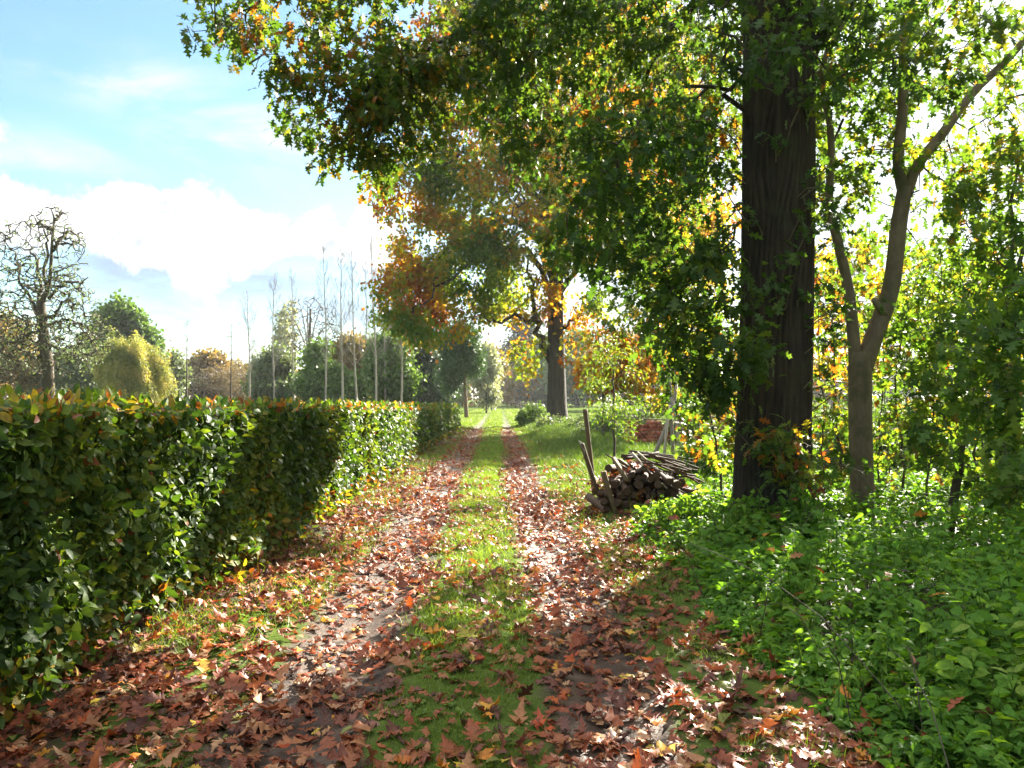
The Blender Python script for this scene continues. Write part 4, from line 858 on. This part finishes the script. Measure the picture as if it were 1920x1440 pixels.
LIT_COL = {'dark brown': .06, 'purplish brown': .2, 'rust brown': .42, 'tan brown': .6, 'pale tan': .75, 'brick red': .86, 'orange': .93, 'yellow': .97}
def litter():
    rng = rg(8); n = 88000
    y = np.exp(np.log(2.7) + rng.random(n) * (np.log(42) - np.log(2.7))); x = rng.uniform(-2.75, 2.6, n)
    u = x - pathc(y); q = np.stack([x, y, 0 * x], -1)
    cl = np.clip(.55 + 1.2 * (vn(q, 1.7, 3.) - .28), .38, 1)
    near = np.interp(y, [2.7, 6, 12, 16, 20, 36, 39, 42], [.62, .66, .9, .62, .5, .62, .35, 0.])
    strip = np.where(np.abs(u) < .38, np.interp(y, [0, 8, 13, 18, 22, 40], [.72, .6, .42, .22, .10, .10]), 1.)
    verge = np.where(u > 1.05, np.interp(y, [0, 11, 14, 20], [1, .9, .35, .08]), 1.) * np.where(u < -1.2, np.interp(y, [0, 14, 18, 30, 40], [1.1, 1., .5, .55, .6]), 1.)
    edge = np.clip((1.95 - x) / .5, 0, 1)
    keep = near * strip * verge * cl * edge * np.interp(y, [2.7, 6, 10, 20, 42], [.44, .50, .64, .70, .95]) > rng.random(n)
    x, y = x[keep], y[keep]; n = len(x)
    # a few on the far side too
    z = gz(x, y) + rng.uniform(.008, .045, n); pos = np.stack([x, y, z], 1)
    t = np.clip(rng.choice([.06, .2, .3, .42, .5, .6, .66, .75, .86, .93, .97, 1.], n, p=[.09, .14, .15, .23, .11, .08, .03, .04, .07, .03, .02, .01]) + rng.normal(size=n) * .015, 0, 1)
    t = np.where(y > 18, np.clip(.2 + .3 * rng.random(n) + (rng.random(n) > .8) * .4, 0, .9), t)
    tilt = np.interp(y, [3, 14], [.20, .36]) * np.where(rng.random(n) > .8, 2., 1.); up = nrm(np.stack([rng.normal(size=n) * tilt, rng.normal(size=n) * tilt, np.ones(n)], 1)); up[rng.random(n) > .75] *= (-1, -1, -1)
    d = rdir(rng, n); d[:, 2] *= .25
    size = .092 * np.clip(np.exp(rng.normal(size=n) * .34), .45, 1.8)
    ovate = rng.random(n) > .86
    near300 = np.argsort(y)[:300]; is300 = np.zeros(n, bool); is300[near300] = True
    g = Geo()
    shapes = []
    for fo, cu in ((.12, .2), (.5, .8), (-.1, 1.2), (.4, -.7), (.05, .3), (.2, .6), (.0, -.3), (.75, .5), (.15, 1.0), (-.3, .4)):
        V, F = leaf_shape(OAK_HALF, fo, cu, .22); V = V.copy(); kk = len(OAK_HALF); w_ = rng.uniform(.75, 1.2, 2)
        V[kk:2 * kk, 0] *= w_[0]; V[2 * kk:3 * kk, 0] *= w_[1]; V[:, 1] += np.abs(V[:, 0]) * rng.normal() * .12 + V[:, 0] * rng.normal() * .15
        V[:3 * kk, 2] += .10 * np.sin(V[:3 * kk, 0] * rng.uniform(6, 11) + rng.uniform(0, 6)) * np.sin(V[:3 * kk, 1] * rng.uniform(4, 9) + rng.uniform(0, 6)); V[:, 0] += .18 * rng.normal() * V[:, 1] ** 2
        shapes.append((V, F))
    ov = leaf_shape([(.0, 0), (.2, .12), (.30, .36), (.20, .72), (0, 1.0)], .3, .5, .15)
    sh = rng.integers(0, 10, n)
    for k in range(10):
        m_ = (sh == k) & ~ovate & ~is300; scatter(g, shapes[k], pos[m_], d[m_], up[m_], size[m_], t[m_])
    m_ = ovate & ~is300; scatter(g, ov, pos[m_], d[m_], up[m_], size[m_] * .62, np.clip(t[m_] + .2, 0, 1))
    # leaves caught on the hedge top, ground cover and wood pile
    tag(g.build('leaf_litter', M['litter']), 'fallen oak leaves carpeting the wheel tracks', kind='stuff')
    proto = {}
    names = list(LIT_COL); vals = np.array(list(LIT_COL.values()))
    posture = ('flat', 'cupped', 'curled', 'upturned', 'flat', 'bent', 'flat', 'folded', 'curled', 'drooping')
    for i in near300:
        ci = int(np.argmin(np.abs(vals - t[i]))); k = 10 if ovate[i] else int(sh[i])
        key = (k, ci)
        if key not in proto:
            gg = Geo(); V, F = (shapes + [ov])[k]; gg.add(V * (.62 if k == 10 else 1), F, vals[ci]); proto[key] = gg.build('fallen_leaf', M['litter'])
            o = proto[key]
        else:
            o = proto[key].copy(); COL.objects.link(o)
        yv = nrm(d[i]); xv = nrm(np.cross(yv, up[i])); zv = np.cross(xv, yv)
        from mathutils import Matrix
        mt = Matrix(((xv[0] * size[i], yv[0] * size[i], zv[0] * size[i], x[i]), (xv[1] * size[i], yv[1] * size[i], zv[1] * size[i], y[i]), (xv[2] * size[i], yv[2] * size[i], zv[2] * size[i], z[i]), (0, 0, 0, 1)))
        o.matrix_world = mt
        uu = x[i] - pathc(y[i])
        spot = 'below the hedge' if x[i] < -1.75 else 'on the verge by the hedge' if uu < -1.12 else 'in the wheel track nearer the hedge' if uu < -.4 else 'on the grassy middle strip' if uu < .4 else 'in the wheel track nearer the thicket' if uu < 1.12 else 'beside the ground cover'
        lab = f"{names[ci]} {'oval' if k == 10 else posture[k]} fallen {'leaf' if k == 10 else 'lobed oak leaf'} {spot}"
        tag(o, lab, 'fallen leaf', 'fallen leaves close to the camera')


def ground_cover():
    rng = rg(9)
    def edge(y): return np.interp(y, [2, 3.3, 4.2, 6.5, 8.7, 11, 13], [1.50, 1.54, 1.48, 1.44, 1.42, 1.5, 1.7]) + .08 * np.sin(y * 2.1)
    def height(x, y):
        e = np.clip((x - edge(y)) / 1.1, 0, 1); return (.07 + .54 * e ** .8 * (.35 + 1.1 * vn(np.stack([x, y, 0 * x], -1), 1.5, 4.))) * np.interp(y, [2, 5.5, 7.5, 11, 14], [1.0, .95, .72, .45, .30])
    n = 4200
    y = np.exp(np.log(2.2) + rng.random(n) * (np.log(14.5) - np.log(2.2))); x = edge(y) - .05 + rng.random(n) ** 1.25 * np.interp(y, [2, 8, 14], [3.2, 5.5, 7])
    keep = ~((np.hypot(x - 2.86, y - 8.8) < .55) | ((np.abs(x - 1.75) < .75) & (np.abs(y - 11.4) < .9)))
    x, y = x[keep], y[keep]; n = len(x); h = height(x, y) * rng.uniform(.55, 1.25, n)
    b = np.stack([x, y, gz(x, y)], 1); lean = rng.normal(size=(n, 3)) * .25; lean[:, 0] -= .18 * np.exp(-(x - edge(y)) / .4); lean[:, 2] = 1; top = b + nrm(lean) * h[:, None]
    st = Geo()
    for i in range(0, n, 2): tube(st, [b[i], (b[i] + top[i]) / 2 + rng.normal(size=3) * .02, top[i]], [.004, .003, .002], 3, cap=False)
    lf = Geo(); per = 13
    i = np.repeat(np.arange(n), per); s = rng.uniform(.25, 1.04, len(i)) ** .8
    p = b[i] * (1 - s[:, None]) + top[i] * s[:, None]; a = rng.uniform(0, 2 * pi, len(i))
    d = np.stack([np.cos(a), np.sin(a), rng.normal(size=len(i)) * .35 - .05], 1); p += nrm(d) * .012
    up = nrm(np.stack([rng.normal(size=len(i)) * .7 - .12, rng.normal(size=len(i)) * .7 - .15, np.ones(len(i))], 1))
    kind_ = vn(b, 1.0, 12.)[i]; size = .058 * rng.uniform(.6, 1.45, len(i)) * np.where(kind_ > .66, 1.15, .95) * np.interp(p[:, 1], [3, 10], [1., 1.25])
    t = np.clip(.1 + .6 * rng.random(len(i)) + .5 * (vn(p, 1.2, 7.) - .5), 0, 1)
    big = kind_ > .66; nr = ~big & (p[:, 1] < 7); fr = ~big & ~nr; scatter(lf, LEAF_NETTLE_HI, p[nr], d[nr], up[nr], size[nr], t[nr]); scatter(lf, LEAF_NETTLE, p[fr], d[fr], up[fr], size[fr], t[fr]); scatter(lf, LEAF_OVATE, p[big], d[big], up[big], size[big], np.clip(t[big] + .12, 0, 1))
    o = lf.build('ground_cover', M['nettle']); tag(o, 'dense nettles and creeping ground cover at the thicket foot', kind='stuff')
    m_ = rng.choice(n, 700); gl = rng.uniform(.15, .38, 700); scatter(st, LEAF_LANCE, b[m_] + rng.normal(size=(700, 3)) * (.05, .05, 0), nrm(rng.normal(size=(700, 3)) * .35 + (0, 0, 1)), rdir(rng, 700), gl, rng.random(700), .06)
    st.build('stalks', M['rough'], o); ds = Geo()
    for q in rng.choice(n, 60):
        e = b[q] + np.array([rng.normal() * .35, rng.normal() * .35, rng.uniform(.35, .85)]); tube(ds, smooth_line([b[q], (b[q] + e) / 2 + (0, 0, .18), e, e + (rng.normal() * .15, rng.normal() * .15, -.08)], 8), np.linspace(.003, .001, 8), 4, cap=False)
    ds.build('dead_stalks', M['twig'], o)
    m_ = rng.choice(n, 150); g = Geo(); scatter(g, LEAF_OAK_HI, top[m_] + (0, 0, .01), rdir(rng, 150) * (1, 1, .4), nrm(rng.normal(size=(150, 3)) * .5 + (-.1, -.2, 1)), .13 * rng.uniform(.6, 1.2, 150), rng.choice([.2, .42, .6, .86, .93], 150)); tag(g.build('caught_litter', M['litter']), 'rusty oak leaves caught on the ground cover', kind='stuff')
    # weeds by the hedge foot and around the wood pile
    return edge, height


# ------------------------------------------------------------------ wood pile, stakes, bricks, poles, fence
def log_mesh(L, r, rng, n=11):
    g = Geo(); k = 7; xs = np.linspace(-L / 2, L / 2, k); pts = np.stack([np.cumsum(rng.normal(size=k) * .008), np.cumsum(rng.normal(size=k) * .008), xs], 1)
    tube(g, pts, r * (1 + rng.normal(size=k) * .04), n, .4, cap=False)
    for s, e in ((-1, 0), (1, k - 1)):
        an = np.arange(n) * 2 * pi / n; ring = pts[e] + np.stack([np.cos(an) * r * .98, np.sin(an) * r * .98, np.full(n, s * .001)], 1)
        V = np.concatenate([ring, [pts[e] + (0, 0, s * .006)]]); j = np.arange(n); F = np.stack([j, (j + 1) % n, np.full(n, n)], 1); g.add(V, F if s > 0 else F[:, ::-1], .95)
    return g


def orient(o, c, d, roll=0.):
    from mathutils import Vector
    o.rotation_mode = 'QUATERNION'; o.rotation_quaternion = Vector(d).to_track_quat('Z', 'Y'); o.location = c


def wood_pile():
    rng = rg(14); protos = []
    bc = np.array([1.78, 11.35]); z0 = .06
    for L, r in ((.6, .042), (.7, .055), (.55, .036), (.75, .046), (.5, .065)):
        protos.append(log_mesh(L, r, rng))
    obs = [None] * 5; q = 0
    rows = [(14, .05), (13, .13), (11, .21), (9, .29), (7, .36), (4, .43)]
    nice = ('lowest', 'second', 'third', 'fourth', 'fifth', 'topmost')
    for ri, (n, z) in enumerate(rows):
        for j in range(n):
            k = int(rng.integers(0, 5)); x = bc[0] + (j - (n - 1) / 2) * .105 + rng.normal() * .02 + .04
            c = (x, bc[1] - .45 + .05 * ri + rng.normal() * .03, z0 + z + rng.normal() * .008)
            if obs[k] is None: obs[k] = protos[k].build('firewood_log', M['wood']); o = obs[k]
            else: o = obs[k].copy(); COL.objects.link(o)
            orient(o, c, (.16 + rng.normal() * .28, 1, rng.normal() * .2))
            tag(o, f'round cut log with its end showing in the {nice[ri]} layer of the wood pile', 'log', 'cut logs in the wood pile')
    for j in range(14):   # second rank behind
        k = int(rng.integers(0, 5)); o = obs[k].copy(); COL.objects.link(o)
        orient(o, (bc[0] + rng.uniform(-.55, .6), bc[1] + rng.uniform(.1, .35), z0 + rng.uniform(.1, .5)), (rng.normal() * .3, 1, rng.normal() * .1)); tag(o, 'mossy log in the rear rank of the wood pile', 'log', 'logs at the back of the wood pile')
    # long poles and sticks thrown on top
    top = [(P(1185, 850, 11.3), P(1250, 915, 10.7), .022, 'pale peeled pole lying across the front of the wood pile'), (P(1195, 848, 11.6), P(1275, 905, 10.9), .018, 'pale greenish pole beside the peeled one on the pile'), (P(1165, 855, 11.6), P(1270, 862, 11.8), .028, 'long grey pole across the back of the wood pile'),
           (P(1180, 846, 11.9), P(1300, 862, 12.0), .02, 'thin brown pole topmost at the back of the pile'), (P(1210, 862, 11.2), P(1310, 900, 11.2), .016, 'thin straight stick on the pile, sloping to the trunk'), (P(1225, 885, 10.9), P(1285, 925, 10.6), .014, 'short dark stick low on the pile slope'),
           (P(1170, 860, 11.4), P(1235, 848, 12.), .024, 'grey stick lying level on top of the wood pile'), (P(1220, 856, 11.6), P(1295, 886, 11.3), .018, 'brown stick reaching from pile towards the massive trunk'), (P(1200, 870, 11.1), P(1235, 905, 10.8), .012, 'thin twisted twig among the logs')]
    for q in range(26):
        a = P(rng.uniform(1135, 1250), rng.uniform(848, 885), rng.uniform(10.9, 11.8)); e = a + np.array([rng.uniform(.3, .7), rng.uniform(-.35, .25), rng.uniform(-.38, -.05)]); top.append((a, e, rng.uniform(.009, .019), 'thin bare branch thrown across the wood pile'))
    for a, e, r, lab in top:
        g = Geo(); s = smooth_line([a, (a + e) / 2 + rng.normal(size=3) * .015, e], 8); tube(g, s, np.linspace(r, r * .7, 8), 8); tag(g.build('wood_pole', M['grey' if 'pale' in lab else 'wood'], None, a, True), lab, 'pole', 'loose poles on the wood pile')
    for (c1, c2, w_, lab) in ((P(1150, 858, 11.0), P(1176, 902, 10.7), .07, 'broad split board leaning on the front of the wood pile'), (P(1162, 862, 11.05), P(1178, 875, 10.9), .045, 'short split wedge resting on the broad board')):
        c1 = np.array(c1); c2 = np.array(c2); d = nrm(c2 - c1); L = np.linalg.norm(c2 - c1); sd = nrm(np.cross(d, (0, 0, 1))); g = Geo(); up = np.cross(sd, d)
        V = []
        for s_, wv in ((0, w_ * .9), (.5, w_), (1, w_ * .75)):
            m_ = c1 + d * L * s_
            V += [m_ + sd * wv / 2 * a + up * b_ * .5 for a, b_ in ((-1, -.03), (1, -.03), (.9, .03), (-.8, .035))]
        V = np.array(V); F = []
        for k in range(2):
            for j in range(4): F.append([k * 4 + j, k * 4 + (j + 1) % 4, k * 4 + 4 + (j + 1) % 4, k * 4 + 4 + j])
        F += [[3, 2, 1, 0], [8, 9, 10, 11]]; g.add(V, np.array(F), .6); tag(g.build('split_board', M['stake'], None, c1), lab, 'board')
    # stakes: square-ish split posts with chipped tops
    def stake(name, a, b_, r, lab, wire=False):
        a = np.array(a); b_ = np.array(b_); base = a.copy(); root = thing(name, lab, 'stake', base, 'stakes around the wood pile'); g = Geo()
        s = smooth_line([a - nrm(b_ - a) * .15, a * .6 + b_ * .4 + rng.normal(size=3) * .006, b_ * .97 + a * .03, b_], 10); tube(g, s, np.array([1, 1, 1.02, 1, .98, .97, .95, .95, .9, .5]) * r, 7, .5, flute=.12); g.build('post', M['stake'], root, base)
        if wire:
            g = Geo(); e = b_ + np.array([-.05, -.03, .05]); tube(g, smooth_line([b_ - (0, .0, .25), b_ + (.03, -.05, -.1), e, b_ + (0.02, -.05, .0)], 12), .006, 5); g.build('wire_loop', M['grey'], root, base)
    stake('stake', P(1112, 910, 12.2), P(1097, 770, 12.2), .038, 'tall upright stake at the rear corner of the wood pile')
    stake('stake', P(1117, 912, 11.3), P(1091, 833, 11.3), .035, 'leaning stake with a pale wire loop at its tip', True)
    stake('stake', P(1150, 950, 10.6), P(1131, 885, 10.6), .042, 'short brown stake holding the front of the wood pile')
    # leaves lying on the pile
    g = Geo(); n = 700; x = rng.uniform(1.25, 2.6, n); y = rng.uniform(10.75, 11.9, n)
    z = .06 + np.clip(.52 - .55 * np.abs(x - 1.78) - .0 * y + rng.normal(size=n) * .03, .05, 1) - np.clip(11.1 - y, 0, 1) * 1.1
    p = np.stack([x, y, np.maximum(z, .06)], 1); up = nrm(np.stack([rng.normal(size=n) * .5, rng.normal(size=n) * .5 - .2, np.ones(n)], 1)); d = rdir(rng, n); d[:, 2] *= .3
    scatter(g, LEAF_OAK_HI, p, d, up, .14 * rng.uniform(.6, 1.2, n), rng.choice([.2, .42, .6, .86, .86, .93], n)); tag(g.build('pile_litter', M['litter']), 'rusty oak leaves strewn over the wood pile', kind='stuff')


def bricks_and_poles():
    rng = rg(15); Y = 24.; bx, by = 3.45, 24.; proto = None
    words_ = ('bottom', 'second', 'third', 'fourth', 'fifth', 'sixth', 'top')
    for row in range(7):
        for j in range(8):
            if row == 6 and j in (2, 5, 6): continue
            if proto is None:
                g = Geo(); box(g, (0, 0, 0), (.22, .11, .10), bev=.008); proto = g.build('clay_brick', M['brick']); o = proto
            else: o = proto.copy(); COL.objects.link(o)
            o.location = (bx + j * .235 + (.06 if row % 2 else 0) + rng.normal() * .006, by + rng.normal() * .012, .14 + row * .108); o.rotation_euler = (0, 0, rng.normal() * .05)
            tag(o, f'red clay brick in the {words_[row]} course of the brick stack', 'brick', 'bricks of the stack behind the wood pile')
    g = Geo(); box(g, P(1210, 786, 24.2) + (0, 0, .0), (1.5, .14, .035), (0, .03, .06), bev=.005); tag(g.build('plank', M['stake']), 'weathered plank lying along the top of the brick stack', 'plank')
    poles = [(P(1225, 850, 19), P(1260, 770, 19.2), P(1268, 720, 19.4), .05, 'grey pole leaning to the right in the tripod of poles'), (P(1262, 848, 19), P(1258, 770, 19.2), P(1255, 690, 19.4), .045, 'upright grey pole in the middle of the tripod'), (P(1275, 845, 18.8), P(1266, 780, 19), P(1250, 710, 19.4), .05, 'thick grey pole leaning to the left in the tripod'),
             (P(1290, 850, 19), P(1278, 800, 19.), P(1262, 750, 19.2), .04, 'short grey pole at the outer side of the tripod'), (P(1245, 848, 18.7), P(1250, 800, 18.8), P(1256, 760, 19.), .035, 'stubby grey pole in front of the tripod')]
    for a, m_, b, r, lab in poles:
        a = a.copy(); a[2] = max(a[2], .1); g = Geo(); s = smooth_line([a - (0, 0, .1), m_, b], 9); tube(g, s, np.linspace(r, r * .75, 9), 8, flute=.04); tag(g.build('leaning_pole', M['grey'], None, a, True), lab, 'pole', 'grey poles leaning together')
    # far fence
    pts = [(P(1015, 788, 55)[0], 55), (P(1003, 780, 62)[0], 62), (P(993, 775, 72)[0], 72), (P(984, 771, 84)[0], 84), (P(975, 767, 98)[0], 98), (P(967, 763, 115)[0], 115), (P(959, 760, 140)[0], 140), (P(950, 757, 170)[0], 170)]
    base = (pts[0][0], pts[0][1], 0); root = thing('wire_fence', 'low post and wire fence edging the meadow beside the far track', 'fence', base)
    tops = []
    for i, (x, y) in enumerate(pts):
        z = gz(x, y); g = Geo(); tube(g, [(x, y, z - .1), (x, y, z + .5), (x + .02, y, z + 1.05)], [.07, .065, .06], 7); g.build('post', M['wood'], root, base); tops.append(np.array([x, y - .06, z]))
    for hgt in (.45, .75, 1.0):
        g = Geo(); tube(g, [t + (0, 0, hgt) for t in tops], .014, 4); g.build('wire', M['grey'], root, base)


def verge_shrubs():
    A = lambda px, py, Y, rx, ry, rz, w=1.: (P(px, py, Y), (rx * Y / FPX, ry, rz * Y / FPX), w)
    def st(px, Y): b = P(px, 745, Y); b[2] = float(gz(b[0], Y)); return b
    for i, (px, Y, els, nt, mat, lab, size) in enumerate((
        (1000, 42, [A(1000, 778, 42, 26, .7, 22), A(985, 788, 42, 16, .5, 10)], 90, 'fresh_green', 'loose sunlit bush with yellow leaves at the foot of the far oak', .14),
        (1050, 36, [A(1050, 800, 36, 60, .8, 16)], 110, 'grey_green', 'low bramble bush in the shade before the far oak', .12),
        (1100, 33, [A(1105, 800, 33, 55, .8, 20)], 110, 'grey_green', 'dark low bramble left of the brick stack', .12),
        (1310, 24, [A(1315, 800, 24, 60, 1., 45)], 130, 'fresh_green', 'leafy bush right of the grey poles', .12),
        (1180, 30, [A(1170, 795, 30, 60, .9, 26), A(1120, 805, 30, 40, .7, 16)], 170, 'grey_green', 'dark tangled bramble bank behind the brick stack', .12),
        (1400, 22, [A(1400, 790, 22, 80, 1., 75)], 220, 'ochre', 'rusty bush hidden behind the massive trunk', .11),
        (1290, 32, [A(1290, 770, 32, 70, 1.2, 36)], 190, 'fresh_green', 'round bush behind the leaning poles', .14),
        (1330, 15, [A(1330, 860, 15, 50, .8, 50)], 130, 'fresh_green', 'sunlit bush between the wood pile and massive trunk', .10),
        (1600, 17, [A(1600, 850, 17, 100, 1.2, 90)], 260, 'fresh_green', 'wild sunlit bush behind the forked tree', .11),
        (1780, 17, [A(1780, 850, 17, 120, 1.2, 95)], 260, 'fresh_green', 'wild bush at the meadow edge behind the leaning sapling', .11),
        (1930, 13, [A(1930, 900, 13, 110, 1.2, 90)], 170, 'fresh_green', 'tall nettle bush behind the near sapling', .10))):
        b = st(px, Y); plain_tree('verge_bush', lab, b, [b, b + (0, 0, .3), b + (.05, 0, .7)], .03, els, nt, 20, size, mat, LEAF_OVATE, 'twig', 200 + i, .3, 1.2, .2, .7, .2, .1, 'bushes on the right verge', 'bush', .005)


def haze():
    g = Geo(); lo = np.array([-950, -50, -3.]); hi = np.array([950, 1600, 32.])
    V = np.array([[(lo, hi)[i][0], (lo, hi)[j][1], (lo, hi)[k][2]] for i in (0, 1) for j in (0, 1) for k in (0, 1)])
    g.add(V, np.array([[0, 1, 3, 2], [4, 6, 7, 5], [0, 4, 5, 1], [2, 3, 7, 6], [0, 2, 6, 4], [1, 5, 7, 3]]))
    m = bpy.data.materials.new('haze_air'); m.use_nodes = True; w = NT(m.node_tree); w.n.clear()
    v = w.new('ShaderNodeVolumePrincipled'); v.inputs['Density'].default_value = .0002; v.inputs['Anisotropy'].default_value = .35; v.inputs['Color'].default_value = (.95, .96, 1, 1)
    o = w.new('ShaderNodeOutputMaterial'); w.l.new(v.outputs[0], o.inputs['Volume'])
    tag(g.build('haze', m), 'thin bright autumn haze over the meadow', kind='stuff')


def tall_weeds():
    """taller clumps that stand out of the ground cover"""
    for i, (px, Y, top, rx, lab) in enumerate((
        (1385, 8.0, 940, 55, 'leafy bramble clump hiding the front root of the massive trunk'), (1500, 7.9, 930, 60, 'bramble clump at the foot of the massive trunk, nearer the forked tree'), (1610, 7.2, 985, 75, 'bushy nettle clump in front of the forked tree'),
        (1755, 6.2, 1020, 95, 'tallest sunlit nettle clump rising from the ground cover'), (1890, 5.4, 1050, 100, 'nettle clump at the outer edge of the ground cover'), (1690, 5.0, 1130, 80, 'mid height nettle clump halfway down the bank'),
        (1860, 4.1, 1210, 110, 'closest nettle clump spilling over the bank'), (1440, 6.4, 1090, 60, 'low nettle clump at the border of the fallen leaves'), (1270, 9.3, 965, 50, 'small weedy clump between the wood pile and massive trunk'))):
        b = P(px, 745, Y); b[2] = float(gz(b[0], Y)); zt = P(px, top, Y)[2]; h = max(zt - b[2], .25); r_ = rx * Y / FPX
        plain_tree('nettle_clump', lab, b, [b, b + (0, 0, h * .4), b + (.03, 0, h * .8)], .008, [(b + (0, 0, h * .62), (r_, r_ * .9, h * .42)), (b + (r_ * .5, .05, h * .45), (r_ * .7, r_ * .7, h * .35))], 75, 12, .062, 'nettle', LEAF_NETTLE_HI if Y < 7 else LEAF_NETTLE, 'twig', 400 + i, .25, 3., .0 if i % 2 else .2, .7, .15, .05, 'taller clumps in the ground cover', 'weed', .002)


STAGES = [oak_near, oak_far, fork_tree, thicket, background, hedge, grass, litter, ground_cover, tall_weeds, wood_pile, bricks_and_poles, verge_shrubs, haze]
import time
for f in STAGES:
    t0 = time.time(); f(); print('built', f.__name__, round(time.time() - t0, 1))
